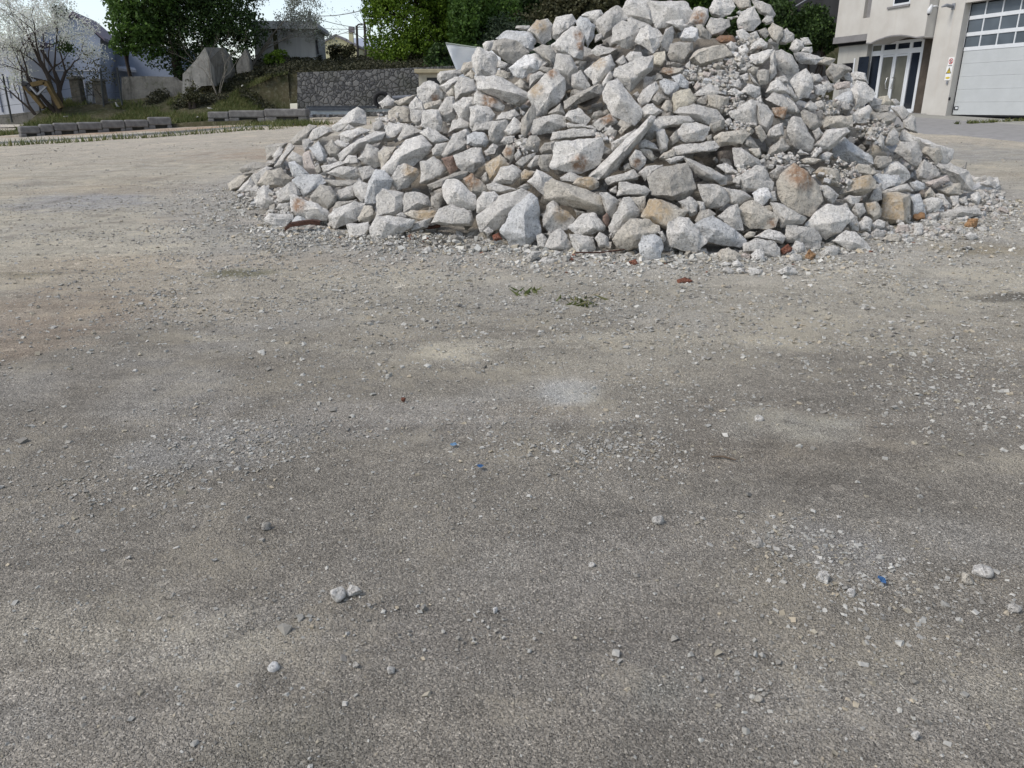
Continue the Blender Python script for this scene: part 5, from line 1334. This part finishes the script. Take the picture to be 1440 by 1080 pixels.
m_ = MB(); m_.prism([W(s + .06, .017, z + .075), W(s + .045, .017, z + .09), W(s - .06, .017, z - .035), W(s - .045, .017, z - .05)], -NV * .004); m_.build('red_bar', M_SR, e)
m_ = MB(); m_.prism([W(s + .03, .0165, z + .05), W(s - .03, .0165, z + .06), W(s - .02, .0165, z - .03), W(s + .02, .0165, z - .04)], -NV * .003); m_.build('dark_symbol', M_SK, e)
plate(s, z - .115, .17, .02, .012, .015, M_SK, 'caption_line', e)
s, z = fac(1333.5, 103, .02); e = empty('warning_sign', W(s, .0, z)); tag(e, 'white panel with a yellow warning triangle above a yellow oval', 'sign')
plate(s, z, .26, .46, 0, .012, M_SW, 'panel', e)
tri = lambda r, n, cz: [W(s + r * math.cos(a), n, cz + r * math.sin(a)) for a in (math.pi / 2, math.pi * 7 / 6, math.pi * 11 / 6)]
MB().prism(tri(.135, .016, z + .06), -NV * .003).build('triangle_border', M_SK, e); MB().prism(tri(.095, .019, z + .06), -NV * .003).build('triangle', M_SY, e)
m_ = MB(); m_.prism([W(s + .012, .021, z + .115), W(s - .012, .021, z + .115), W(s - .006, .021, z + .05), W(s + .006, .021, z + .05)], -NV * .002); slab(m_, s - .008, s + .008, z + .024, z + .038, .021, .019); m_.build('exclamation_mark', M_SK, e)
m_ = MB(); m_.prism([W(s + .10 * math.cos(k * .4488), .016, z - .15 + .035 * math.sin(k * .4488)) for k in range(14)], -NV * .003); m_.build('yellow_oval', M_SY, e)
s, z = fac(1332, 116, .02); e = tag(plate(s, z, .07, .11, 0, .04, M_GR, 'bell_box', None), 'small grey bell box under the warning sign', 'bell box')
# pavement in front of the building
def sheet(name, s0, s1, n0, n1, dz, mat, lab, ns=60, nn=14):
    S_, N_ = np.meshgrid(np.linspace(s0, s1, ns), np.linspace(n0, n1, nn)); X = P0.x + DV.x * S_ + NV.x * N_; Y = P0.y + DV.y * S_ + NV.y * N_
    N2 = N_ + .12 * fbm(S_ * 1.3, S_ * 0, 0, 401) * (N_ >= n1 - .01); X = P0.x + DV.x * S_ + NV.x * N2; Y = P0.y + DV.y * S_ + NV.y * N2
    ii = np.arange(X.size).reshape(X.shape); Q = np.stack([ii[:-1, :-1], ii[:-1, 1:], ii[1:, 1:], ii[1:, :-1]], -1).reshape(-1, 4); Z = zlot(X, Y) + dz; Z[-1] -= .09
    tag(link(name, np_mesh(name, np.stack([X, Y, Z], -1).reshape(-1, 3), Q), mat), lab, name, kind='structure')
M_ASPH = simple('worn_asphalt', (.245, .24, .235), .92, .15, .14, 4, .004); M_CONC = simple('apron_concrete', (.27, .265, .24), .92, .15, .14, 4, .004)
fs = lambda x, y: (lambda p: ((p - P0).dot(DV), (p - P0).dot(NV)))(gp(x, y))
n1_ = fs(1395, 175)[1]; n2_ = fs(1360, 194)[1]
sheet('pavement', -16, 14, -1.6, n2_, .045, M_ASPH, 'worn grey asphalt pavement before the cream building')
sheet('apron', -16, sc_ + .4, -.3, n1_, .055, M_CONC, 'concrete apron under the roller gate')
k = 900; u = rng.random(k); wa, wb = gp(1340, 177), gp(1450, 172); a = np.array([(wa.lerp(wb, u_ * 1.4) + Vector((0, rng.normal() * .05, 0)))[:] for u_ in u]); w_ = vn(u * 30, 0, 0, 501); k_ = (w_ > .5) | ((u > .55) & (rng.random(k) < .8)); a = a[k_]; a[:, 2] = zlot(a[:, 0], a[:, 1]) + .05
tag(link('weeds', grass('weeds', a, .09, M_GRASS), M_GRASS), 'weeds growing in the crack of the pavement', 'weeds', kind='stuff')
# dark concrete stair wall behind
M_DCON = simple('dark_concrete', (.085, .085, .085), .9, .15, .3, 2, .01, streak=True)
Yw = 41.
e = empty('stair_wall', (at(1130, 60, Yw).x, Yw, 3)); tag(e, 'dark concrete wall with sloping foot behind the cream building', 'concrete wall')
m_ = MB().prism([at(x, y, Yw) for x, y in [(1040, -90), (1215, -90), (1215, 75), (1176, 56), (1150, 36), (1118, 12), (1090, -6), (1040, -30)]], (0, .6, 0)); m_.build('wall', M_DCON, e)
m_ = MB().tube([at(x, y, Yw - .15) for x, y in [(1218, 82), (1176, 58), (1150, 38), (1118, 14), (1090, -4)]], .11, 6); m_.build('stringer', M_DARK, e)
m_ = MB().tube([at(1119, 9, Yw - .2), at(1142, -5, Yw - .2)], .045, 6); m_.build('handrail', M_GR, e)
m_ = MB().prism([at(x, y, 37.5) for x, y in [(1144, 66), (1162, 70), (1160, 130), (1120, 130), (1120, 66)]], (0, .3, 0)); tag(m_.build('low_wall', M_KERB), 'low weathered concrete wall left of the cream building', 'concrete wall')

# ------------------------------------------------------------------ concrete walls and garage on the bank
def oldconc(name, col, k):
    m = N(name, .93, .1); c = m.mix(m.ramp(m.noise(2.2, 8, .7), [(.3, 0.), (.7, 1.)]), tuple(q * .7 for q in col), tuple(q * 1.25 for q in col))
    c = m.mix(m.math('MULTIPLY', m.ramp(m.noise(2.5, 8, .75, m.vmap((1.4, 1.4, .22))), [(.50, 0.), (.62, 1.)]), .75), c, tuple(q * .38 for q in col))
    c = m.mix(m.math('MULTIPLY', m.ramp(m.noise(1.3, 7, .7), [(.58, 0.), (.66, 1.)]), .6), c, (.05, .06, .025))
    return m.done(c, m.bump(m.noise(8, 7, .7), .05, .8))
M_OLDC = oldconc('stained_concrete', (.19, .183, .165), 1)
def pz(name, pts, Y, th, mat, lab=None, cat=None, dy=(0, 0, 0)):
    m_ = MB().prism([at(x, y, Y + (x - pts[0][0]) * dy[0]) for x, y in pts], (0, th, 0)); o = m_.build(name, mat)
    return tag(o, lab, cat) if lab else o
pz('retaining_wall', [(171, 108), (205, 107), (243, 108), (249, 113), (258, 116), (262, 150), (171, 158)], 36.2, .35, M_OLDC, 'low stained concrete wall with holes left of the pointed wall', 'concrete wall')
for (x, y) in ((192, 119), (219, 123), (240, 127)):
    pass
e = empty('pointed_wall', (at(290, 120, 35.6).x, 35.8, 2)); tag(e, 'tall broken concrete wall with a pointed left slope on the bank', 'concrete wall')
MB().prism([at(x, y, 35.6) for x, y in [(256, 145), (257, 104), (274, 86), (288, 66.5), (295, 84), (299, 120), (283, 121)]], (0, .4, 0)).build('sloping_face', oldconc('lit_face_concrete', (.29, .28, .255), 2), e)  # left face takes a paler copy of the concrete, light painted into its colour
MB().prism([at(288, 66.5, 35.6), at(312, 67, 36.6), at(321, 80, 36.9), at(327, 100, 37.1), at(322, 116, 37.0), at(303, 121, 36.2), at(299, 121, 35.6), at(295, 84, 35.6)], (0, .4, 0)).build('side_face', M_OLDC, e)
pz('wall_stub', [(333, 104), (332, 92), (339, 78), (345, 69), (350, 82), (353, 100)], 38, .35, M_OLDC, 'small pointed concrete stub right of the pointed wall', 'concrete wall')
e = empty('concrete_garage', (at(410, 78, 42).x, 42, 4.3)); tag(e, 'old flat-roofed concrete garage standing on the bank', 'garage')
x0, x1 = at(357, 60, 42).x, at(443, 60, 42).x; sk = at(457, 60, 46).x - x1; z0 = at(400, 90, 42).z; z1 = at(400, 41, 42).z
MB().prism([(x0, 42, z0), (x1, 42, z0), (x1, 42, z1), (x0, 42, z1)], (sk, 4, 0)).build('wall', simple('garage_concrete', (.36, .36, .345), .92, .15, .3, 1.3, .01, streak=True), e)
MB().prism([(x0 - .2, 41.75, z1), (x1 + .2, 41.75, z1), (x1 + .25, 41.75, z1 + .08), (x1 + .22, 41.75, z1 + .27), (x1 + .1, 41.75, z1 + .33), (x0 - .1, 41.75, z1 + .36), (x0 - .2, 41.75, z1 + .3)], (sk * 1.1, 4.5, 0)).build('roof_slab', simple('roof_concrete', (.45, .45, .44), .9, .2, .2, 2), e)
MB().tube([at(443, 35, 41.9), at(443.5, 44, 41.9), at(447, 76, 41.9)], .055, 8).build('downpipe', M_DARK, e)
m_ = MB(); m_.box((at(388, 60, 42).x, 41.99, (z0 + z1) / 2), (.22, .06, z1 - z0 - .02)); m_.build('ivy_strip', M_HILL, e)
# ------------------------------------------------------------------ far yellow house, poles, wires
def house(name, lab, cat, Y, wall, roof, wm, rm, depth=6.):
    e = empty(name, (at(wall[0][0], wall[0][1], Y).x, Y, at(wall[0][0], wall[0][1], Y).z)); tag(e, lab, cat)
    MB().prism([at(x, y, Y) for x, y in wall], (0, depth, 0)).build('wall', wm, e)
    m_ = MB()
    for (a, b) in zip(roof, roof[1:]):
        A, B = at(*a, Y), at(*b, Y); o = Vector((0, -.3, 0)); t = Vector((0, 0, .22)); m_.prism([A + o, B + o, B + o + t, A + o + t], (0, depth + .6, 0))
    m_.build('roof', rm, e); return e
M_YEL = simple('yellow_render', (.50, .47, .30), .9, .1, .06, 1); M_SLATE = simple('grey_roof_tiles', (.20, .19, .20), .85, .2, .2, 1); M_BLUEG = simple('bluish_roof', (.30, .33, .39), .8, .2, .15, 1)
e = house('yellow_house', 'small distant yellow house with gable and chimney', 'house', 112, [(456, 92), (456, 60), (472.5, 51), (501, 66), (503, 92)], [(454, 60.5), (472.5, 50.5), (503, 66.5)], M_YEL, M_SLATE)
c_ = at(494.5, 60, 114); m_ = MB().box((c_.x, 114, c_.z - .2), (.55, .55, 3.6)); ch = m_.build('chimney', M_YEL, e); c2 = at(494.5, 42, 114); m_ = MB().box((c2.x, 114, c2.z), (.7, .7, .7)); m_.build('chimney_cap', M_SLATE, ch)
e = empty('yellow_annex', (at(515, 80, 118).x, 118, at(515, 80, 118).z)); tag(e, 'low yellow annex with a bluish roof right of the chimney', 'house')
MB().prism([at(x, y, 118) for x, y in [(500, 92), (500, 67), (537, 68), (537, 92)]], (0, 6, 0)).build('wall', M_YEL, e); MB().prism([at(498, 67.5, 117.6), at(540, 68.5, 117.6), at(533, 57, 122), at(497, 56, 122)], (0, .1, .25)).build('roof', M_BLUEG, e)
m_ = MB().tube([at(523, 92, 117.8), at(523, 68, 117.8)], .16, 6); m_.build('downpipe', M_SLATE, e)
M_POLE = simple('pole_wood', (.055, .05, .045), .9, .1, .2, 5)
for (x, y0, y1, x2, Y, r, lab) in [(435, 16, 60, 438, 62, .13, 'dark utility pole above the concrete garage'), (501.5, 36, 96, 504, 70, .10, 'thin pole with a bent arm before the yellow annex'), (512.5, 30, 96, 515, 74, .11, 'dark pole nearest the bright green tree')]:
    e = empty('utility_pole', at(x2, y1, Y)); tag(e, lab, 'pole'); MB().tube([at(x2, y1, Y), at(x, y0, Y)], r, 7).build('shaft', M_POLE, e)
    if Y == 62: MB().tube([at(434, 21, Y), at(437.5, 20, Y)], .05, 6).box(at(435.6, 26, Y - .2), (.25, .2, .5)).build('insulator', M_POLE, e)
    if Y == 70: MB().tube([at(501.5, 37, Y), at(504, 34.5, Y), at(510, 33.5, Y)], .06, 6).build('arm', M_POLE, e)
for k, (a, b, sag, lab) in enumerate([((436, 21.5, 62), (560, -4, 45), 6, 'upper overhead wire curving up to the right'), ((436, 22.5, 62), (513, 39, 74), 3, 'middle overhead wire from pole to pole'), ((455, 51, 100), (513, 33, 74), 3, 'thin wire running to the yellow house'), ((455, 40, 90), (513, 41, 74), .5, 'lowest level overhead wire')]):
    A, B = at(*a), at(*b); m_ = MB().tube([A.lerp(B, t / 10) - Vector((0, 0, sag * A.y / F * 4 * (t / 10) * (1 - t / 10))) for t in range(11)], .022, 5); tag(m_.build('overhead_wire', M_POLE), lab, 'wire', 'overhead wires')
# ------------------------------------------------------------------ pale blue house on the left
M_PBL = simple('pale_blue_render', (.27, .31, .39), .9, .1, .06, .6); M_PWH = simple('white_render', (.44, .455, .49), .9, .1, .05, .6); M_PUR = simple('mauve_roof_edge', (.115, .10, .13), .8)
e = empty('pale_house', (at(90, 150, 46).x, 46, 1.5)); tag(e, 'large pale blue gabled house behind the blossoming tree', 'house')
A = [at(x, y, 46) for x, y in [(26, 172), (26, 60), (103, 21), (141, 54), (141, 172)]]
sk = at(163, 100, 51).x - at(141, 100, 46).x; MB().prism(A, (sk, 5, 0)).build('wall', M_PBL, e)
m_ = MB()
for a, b in (((20, 62.5), (103, 19.5)), ((103, 19.5), (147, 57.5))): p, q = at(*a, 45.7), at(*b, 45.7); m_.prism([p, q, q + Vector((0, 0, .14)), p + Vector((0, 0, .14))], (sk, 5.5, 0))
m_.build('roof', M_PUR, e)
for (x0, y0, x1, y1) in ((59, 101, 69, 117), (100, 107, 118, 122)):
    a, b = at(x0, y0, 45.97), at(x1, y1, 45.97); f_ = MB().box(((a.x + b.x) / 2, 45.985, (a.z + b.z) / 2), (b.x - a.x + .16, .05, a.z - b.z + .16)).build('window', M_PWH, e); MB().box(((a.x + b.x) / 2, 45.95, (a.z + b.z) / 2), (b.x - a.x, .05, a.z - b.z)).build('pane', M_GLASS, f_)
MB().box((at(80, 98, 45.95).x, 45.96, at(80, 99, 45.95).z), (at(141, 98, 46).x - at(26, 98, 46).x, .06, .06)).build('string_course', M_PWH, e)
e = empty('white_wing', (at(10, 150, 43).x, 43, 1.4)); tag(e, 'white wing with tall dark openings at the far left', 'house')
MB().prism([at(x, y, 43) for x, y in [(-60, 175), (-60, 76), (25, 66), (37, 175)]], (0, 2.6, 0)).build('wall', M_PWH, e)
p, q = at(-62, 76.5, 42.7), at(30, 60, 42.7); MB().prism([p, q, q + Vector((0, 0, .16)), p + Vector((0, 0, .16))], (0, 3, 0)).build('roof', M_PUR, e)
for (x0, y0, x1, y1) in ((-3, 120, 3, 158), (10, 108, 15, 138), (24, 108, 33, 157)):
    a, b = at(x0, y0, 42.97), at(x1, y1, 42.97); MB().box(((a.x + b.x) / 2, 42.98, (a.z + b.z) / 2), (b.x - a.x, .05, a.z - b.z)).build('door' if x1 - x0 > 5 else 'window', simple('shutter_blue', (.10, .12, .17), .7), e)
p = at(196, 78, 50); e = empty('far_shed', p); tag(e, 'pale distant shed glimpsed through the dark tree', 'shed'); MB().box((p.x - .6, 52, p.z - 1.2), (5.4, 3, 3.4)).build('wall', M_PBL, e); MB().prism([at(166, 99, 49.5), at(192, 102, 49.5), at(188, 95, 52), at(168, 91, 52)], (0, 0, .15)).build('roof', M_PWH, e)
# fence, gate pillars, low wall
M_FP = simple('dark_post', (.035, .04, .04), .7)
e = empty('wire_fence', (at(90, 150, 34.5).x, 34.5, 1.4)); tag(e, 'dark wire fence with thin posts before the pale house', 'fence')
posts = [((3.5, 104), (17, 172)), ((52, 112), (57, 160)), ((141, 97), (146, 150)), ((164.5, 95), (172, 148))]
for a, b in posts: MB().tube([at(*a, 34.4), at(*b, 34.4)], .04, 6).build('post', M_FP, e)
m_ = MB()
for k in range(4):
    pp = [at(a[0] + (b[0] - a[0]) * (.15 + .25 * k), a[1] + (b[1] - a[1]) * (.15 + .25 * k), 34.4) for a, b in posts]; m_.tube([at(-40, 140 + k * 8, 34.4)] + pp, .009, 4)
m_.build('wire', M_FP, e)
pz('low_wall', [(-60, 175), (-60, 166), (19, 160), (62, 155), (62, 175)], 34.7, .25, M_OLDC, 'low concrete footing wall at the left end of the fence', 'concrete wall')
pz('boundary_wall', [(96, 170), (96, 148), (171, 146), (171, 170)], 35.8, .25, M_OLDC, 'low dark boundary wall under the garden gate', 'concrete wall')
for (x0, x1, y0, lab) in ((107, 120, 111, 'stone gate pillar left of the garden gate'), (139, 151, 114, 'stone gate pillar right of the garden gate')):
    a, b = at(x0, 152, 35.4), at(x1, 152, 35.4); zt_ = at(x0, y0, 35.4).z; e = empty('gate_pillar', ((a.x + b.x) / 2, 35.4, 1.5)); tag(e, lab, 'pillar', 'gate pillars')
    MB().box(((a.x + b.x) / 2, 35.4, (zt_ + 1.2) / 2), (b.x - a.x, .42, zt_ - 1.2), None, .02).build('shaft', simple('pillar_stone', (.13, .12, .10), .95, .1, .4, 5, .03), e); MB().box(((a.x + b.x) / 2, 35.4, zt_ + .03), (b.x - a.x + .12, .54, .1), None, .02).build('cap', M_OLDC, e)
e = empty('garden_gate', (at(130, 148, 35.4).x, 35.4, 1.5)); tag(e, 'pale garden gate of thin bars between two pillars', 'gate'); m_ = MB()
for x in (121, 130, 138): m_.tube([at(x, 116, 35.4), at(x + 1.5, 147, 35.4)], .03, 6)
for y in (116, 133, 146): m_.tube([at(121, y, 35.4), at(139, y + .3, 35.4)], .028, 6)
m_.build('bars', M_GR, e); m_ = MB().prism([at(121.5, 117, 35.45), at(138, 117, 35.45), at(139, 146, 35.45), at(122.5, 146, 35.45)], (0, .01, 0)); m_.build('sheet', M_PWH, e)
# excavator arm
M_EXY = simple('worn_yellow_paint', (.10, .07, .028), .85, .3, .4, 3); e = empty('machine_arm', (at(60, 150, 33.6).x, 33.6, 1.4)); tag(e, 'bent yellow digger arm resting by the blossoming tree', 'digger arm')
def bar(name, pts, w0, w1, mat, th=.35, Y=33.6):
    m_ = MB()
    for i, (a, b) in enumerate(zip(pts, pts[1:])):
        A, B = at(*a, Y), at(*b, Y); d = (B - A).normalized(); n_ = Vector((-d.z, 0, d.x)); m_.prism([A + n_ * w0 / 2, B + n_ * w1 / 2, B - n_ * w1 / 2, A - n_ * w0 / 2], (0, th + i * .006, 0))
    return m_.build(name, mat, e)
bar('stick', [(33, 121), (46, 135), (60, 152)], .17, .12, M_EXY, .2); bar('boom', [(43, 119), (62, 115), (76, 138), (84, 152)], .18, .15, M_EXY, .22, 33.55); bar('cylinder', [(42, 122), (52, 133), (64, 122)], .07, .06, M_GR, .08, 33.45); bar('bucket_link', [(30, 117), (38, 119), (42, 128)], .2, .12, M_DARK, .2, 33.55)
# white litter
for k, (x, y, w_, h_, lab) in enumerate([(163.5, 147, 7, 6, 'white rag heap on the grass by the fence'), (92, 164, 7, 2, 'white litter scrap on the grass near the block row'), (279, 165, 9, 3, 'white litter on the gap between the block rows'), (340, 121, 5, 3, 'white litter scrap on the bank'), (295, 152, 10, 2.4, 'pale plank lying on the grass')]):
    Yq = 31.5 if y > 150 else 34.5; p = at(x, y, Yq); p.z = max(p.z, float(zhill(p.x, p.y)) + .03 if x > 165 else 0); mq = Yq / F
    V, Fc, A = rock_mesh([(rn.uniform(-.5, .5) * w_ * mq, rn.uniform(-.15, .15), rn.uniform(-.5, .5) * h_ * mq) for _ in range(10)], .1, 700 + k, (), (.62, .62, .6), L=.03); o = link('litter', np_mesh('litter', V, Fc, A), M_ROCK); o.location = p; tag(o, lab, 'litter')
# ------------------------------------------------------------------ trees and bushes
def tree(name, lab, cat, base, clumps, n, size, mat, trunk_h, tr, seed, barkm=M_BARK, thr=.42, fr=.9, group=None, hollow=.5, limbs=6):
    e = empty(name, base); tag(e, lab, cat, group); r2 = random.Random(seed); m_ = MB(); b = Vector(base); top = b + Vector((r2.uniform(-.3, .3), r2.uniform(-.3, .3), trunk_h))
    m_.tube([b, b.lerp(top, .5) + Vector((r2.uniform(-.1, .1), 0, 0)), top], [tr, tr * .8, tr * .55], 8)
    for c_, r in clumps[:limbs]:
        s_ = b.lerp(top, r2.uniform(.45, 1)); c_ = Vector(c_); md = s_.lerp(c_, .55) + Vector((0, 0, .2)); m_.tube([s_, md, c_], [tr * .45, tr * .3, tr * .12], 6)
        for _ in range(3): m_.tube([md, md.lerp(c_, .6) + Vector((r2.uniform(-.5, .5), r2.uniform(-.5, .5), r2.uniform(-.1, .6)))], [tr * .2, .012], 5)
    m_.build('trunk', barkm, e)
    leaf_obj('crown', crown(clumps, n, size, seed, hollow, thr, fr), size, mat, e); return e
def cl(px, py, Y, rx, ry=None, rz=None):          # clump centre from the photograph, radii in metres
    ry = ry or rx; return (at(px, py, Y)[:], (rx, ry, rz or rx * .85))
L_DK = leafmat('dark_evergreen_leaves', (.020, .038, .014), (.036, .064, .020), (.08, .14, .03), .25)
L_MD = leafmat('mid_green_leaves', (.035, .070, .016), (.060, .12, .022), (.12, .21, .04), .35)
L_BR = leafmat('fresh_green_leaves', (.055, .105, .010), (.095, .165, .015), (.20, .30, .035), .4)
L_OL = leafmat('olive_scrub_leaves', (.035, .040, .020), (.06, .062, .028), (.13, .12, .06), .2)
L_IV = leafmat('bluish_ivy_leaves', (.020, .034, .020), (.032, .052, .028), (.07, .10, .05), .2)
tree('evergreen_tree', 'tall dark evergreen tree behind the pointed concrete wall', 'tree', (at(250, 95, 40).x, 40, float(zhill(at(250, 95, 40).x, 40))), [cl(245, 20, 40, 2.0), cl(285, 45, 40, 1.7), cl(225, 60, 39.5, 1.3), cl(270, 85, 40, 1.2), cl(310, 20, 40.5, 1.7), cl(240, -30, 40, 2.2), cl(300, -40, 40, 2.), cl(325, 65, 39.5, 1.1), cl(345, 40, 40, 1.)], 60000, .125, L_DK, 4.5, .22, 3, thr=.43)
tree('evergreen_tree', 'fresh green tree left of the dark evergreen, against the sky', 'tree', (at(190, 130, 38.5).x, 38.5, 1.7), [cl(190, 30, 38.5, 1.1), cl(183, 0, 38.5, 1.), cl(172, 62, 38, .5), cl(208, 58, 38.3, .8), cl(215, -5, 38.6, 1.2), cl(205, 30, 38.2, 1.)], 15000, .15, L_MD, 3.5, .10, 4, thr=.44)
tree('leafy_tree', 'bright green leafy tree above the stone wall', 'tree', (at(585, 85, 41).x, 41, float(zhill(at(585, 85, 41).x, 41))), [cl(560, 50, 41, 1.3), cl(590, 20, 41, 1.7), cl(545, 20, 41, 1.), cl(610, 60, 40.5, 1.4), cl(575, 80, 40.2, 1.1), cl(640, 15, 41.5, 1.5), cl(560, -25, 41, 1.6), cl(620, -30, 41, 1.8), cl(540, 65, 40.6, .8), cl(527, 5, 41, .7)], 60000, .125, L_BR, 3., .16, 5, thr=.40)
def bush(px, py, Y, rx, rz, n, mat, lab, seed, size=.15, nm='bush', thr=.36):
    b = at(px, py, Y); g = float(zhill(b.x, Y)); e = empty(nm, (b.x, Y, min(g, b.z - rz * .6))); tag(e, lab, 'bush', 'bushes on the overgrown hillside'); r2 = random.Random(seed)
    cs = [((b.x + r2.uniform(-.6, .6) * rx, Y + r2.uniform(-.5, .5) * rx * .6, b.z + r2.uniform(-.55, .5) * rz), (rx * r2.uniform(.35, .6), rx * r2.uniform(.35, .55), rz * r2.uniform(.35, .6))) for _ in range(9)]
    m_ = MB()
    for c_, r in cs[:6]: s_ = Vector(e.location) + Vector((r2.uniform(-.2, .2), 0, 0)); m_.tube([s_, s_.lerp(Vector(c_), .5) + Vector((r2.uniform(-.2, .2), 0, .1)), Vector(c_)], [.05, .035, .012], 5)
    m_.build('stem', M_BARK, e); leaf_obj('foliage', crown(cs, n, size, seed, .35, thr, .6), size, mat, e)
bush(675, 45, 39, 1.8, 2.2, 13000, L_MD, 'green bush between the bright tree and the dark ivy bush', 11)
bush(730, 55, 38.2, 1.9, 1.5, 14000, L_IV, 'dense bluish dark ivy bush above the white sheet', 12, .12)
bush(690, 88, 37.3, 1.6, .8, 8000, L_DK, 'low dark bush right behind the white sheet', 13)
bush(640, 88, 37.2, 1.3, .8, 8000, L_DK, 'low dark bush above the beige hut', 14)
bush(800, 20, 40, 2.4, 1.7, 16000, L_OL, 'olive brown scrub bush behind the left crest of the heap', 15)
bush(735, 0, 41.5, 2.2, 1.6, 13000, L_DK, 'dark bush above the ivy bush at the top edge', 16)
bush(880, -5, 41, 2.2, 1.6, 12000, L_DK, 'dark bush showing just over the heap crest', 17)
bush(975, -8, 41, 2.0, 1.6, 10000, L_MD, 'mid green bush behind the summit rocks', 18)
bush(1060, 5, 38.5, 1.7, 1.9, 10000, L_DK, 'dark bush behind the right end of the crest', 19)
bush(1118, 40, 37.5, 1.5, 1.3, 13000, L_DK, 'dark bush on the right skyline under the sloping concrete wall', 20)
bush(1152, 58, 37.2, 1.0, .9, 9000, L_DK, 'dark small bush touching the cream building', 21)
bush(386, 85, 39.6, .6, .5, 2600, L_BR, 'small yellow-green bush below the concrete garage', 22, .11)
bush(482, 74, 44, .75, .5, 2600, L_OL, 'small round bush in front of the yellow house', 23, .11)
bush(268, 132, 33.8, .5, .5, 1500, L_OL, 'small thorny bush at the foot of the pointed wall', 24, .09, thr=.45)
bush(640, 10, 42, 2.2, 2., 12000, L_BR, 'fresh green bush right of the bright green tree', 25)
# undergrowth of the bank and hillside, one mass
X = rng.uniform(-15.5, -9.7, 42000); Y = rng.uniform(34.0, 43.5, 42000); k = (vn(X * .9, Y * .9, 0, 601) > .36); X, Y = X[k], Y[k]
A = np.c_[X, Y, zhill(X, Y) + rng.random(len(X)) ** 2 * .35]
X = rng.uniform(-9.6, 14, 60000); Y = rng.uniform(36.3, 47, 60000); B = np.c_[X, Y, zhill(X, Y) + rng.random(len(X)) ** 2 * (.2 + .25 * vn(X * .8, Y * .8, 0, 602))]
u_ = leaf_obj('undergrowth', np.concatenate([A, B]), .10, leafmat('scrub_leaves', (.022, .026, .013), (.045, .045, .024), (.09, .085, .045), .2)); tag(u_, 'brambles and dry scrub covering the bank and hillside', 'undergrowth', kind='stuff')
# blossoming tree with two dark nests
M_BLO = leafmat('white_blossom', (.68, .69, .66), (.80, .80, .78), (.5, .54, .4), .4)
def blossom_tree(name, lab, base, dirs, L, r, depth, n, seed, bm_=M_BARK, size=.10, leafm=M_BLO, fuzz=.16, nests=()):
    e = empty(name, base); tag(e, lab, 'tree'); r2 = random.Random(seed); m_ = MB(); tips = []
    for d in dirs: branch(m_, Vector(base) + Vector((d[0] * .12, 0, 0)), Vector(d[:3]).normalized(), L * (d[3] if len(d) > 3 else 1), r, depth, r2, tips, .05, .55, 3, (2, 3))
    m_.build('trunk', bm_, e)
    T = np.array([t[0][:] for t in tips if t[2] <= 2]); k = rng.integers(0, len(T), n); P = T[k] + rng.normal(size=(n, 3)) * fuzz
    leaf_obj('blossom', P, size, leafm, e, 1.1)
    for c_ in nests: leaf_obj('nest', np.array(c_[:3]) + rng.normal(size=(420, 3)) * c_[3] * (1, 1, .75), .10, L_DK, e)
    return e
yb_ = 34.0; bs = at(80, 152, yb_)
blossom_tree('blossoming_tree', 'blossoming tree with white flowers and two dark nests by the fence', (bs.x, yb_, 1.35), [(-.05, 0, 1.1, 1.15), (.32, .05, 1, 1.1), (-.55, -.1, .75, 1.0), (.12, .1, 1, 1.3), (-.3, .1, 1., 1.1)], 1.55, .10, 4, 15000, 8, size=.06, fuzz=.11, nests=[(*at(92, 66, yb_)[:], .16), (*at(83, 16, yb_)[:], .14)])
bs = at(35, 140, 33.6)
blossom_tree('young_blossom_tree', 'smaller blossoming sapling leaning left before the white wing', (at(48, 140, 33.7).x, 33.7, 1.3), [(-.5, 0, 1, 1.2), (-.8, 0, .7, 1.)], 1.1, .05, 3, 1300, 9)
bs = at(362, 70, 41)
blossom_tree('flowering_shrub_tree', 'twiggy tree with grey-white blossom over the concrete garage', (at(352, 95, 40.6).x, 40.6, float(zhill(at(352, 95, 40.6).x, 40.6))), [(.1, 0, 1, 1.3), (.5, 0, 1, 1.2), (-.2, 0, 1, 1.3), (.8, 0, .9, 1.)], 1.5, .07, 4, 8500, 10, fuzz=.12, leafm=leafmat('grey_blossom', (.26, .27, .25), (.40, .41, .39), (.16, .2, .1), .3), size=.07, bm_=M_BARKP)
blossom_tree('bare_tree', 'bare twiggy tree left of the bright green tree', (at(527, 82, 46).x, 46, float(zhill(at(527, 82, 46).x, 46))), [(-.1, 0, 1, 1.1), (-.45, 0, 1, 1.1), (.15, 0, 1, 1.)], 1.35, .05, 4, 260, 11, size=.07, leafm=L_OL)
blossom_tree('bare_shrub', 'pale bare shrub growing before the pointed wall', (at(305, 118, 34.6).x, 34.6, float(zhill(at(305, 118, 34.6).x, 34.6))), [(0, 0, 1, 1.3), (.3, 0, 1, 1.2), (-.1, 0, 1, 1.4), (.12, 0, 1, 1.5)], 1.0, .022, 3, 60, 12, size=.06, leafm=L_OL, bm_=M_BARKP)
blossom_tree('fence_shrub', 'thin leafy shrub on the fence before the pale house', (at(148, 148, 35.2).x, 35.2, 1.5), [(0, 0, 1, 1.2), (-.4, 0, 1, 1.1), (.35, 0, 1, 1.1)], .75, .018, 3, 500, 13, size=.08, leafm=L_OL, bm_=M_BARK)
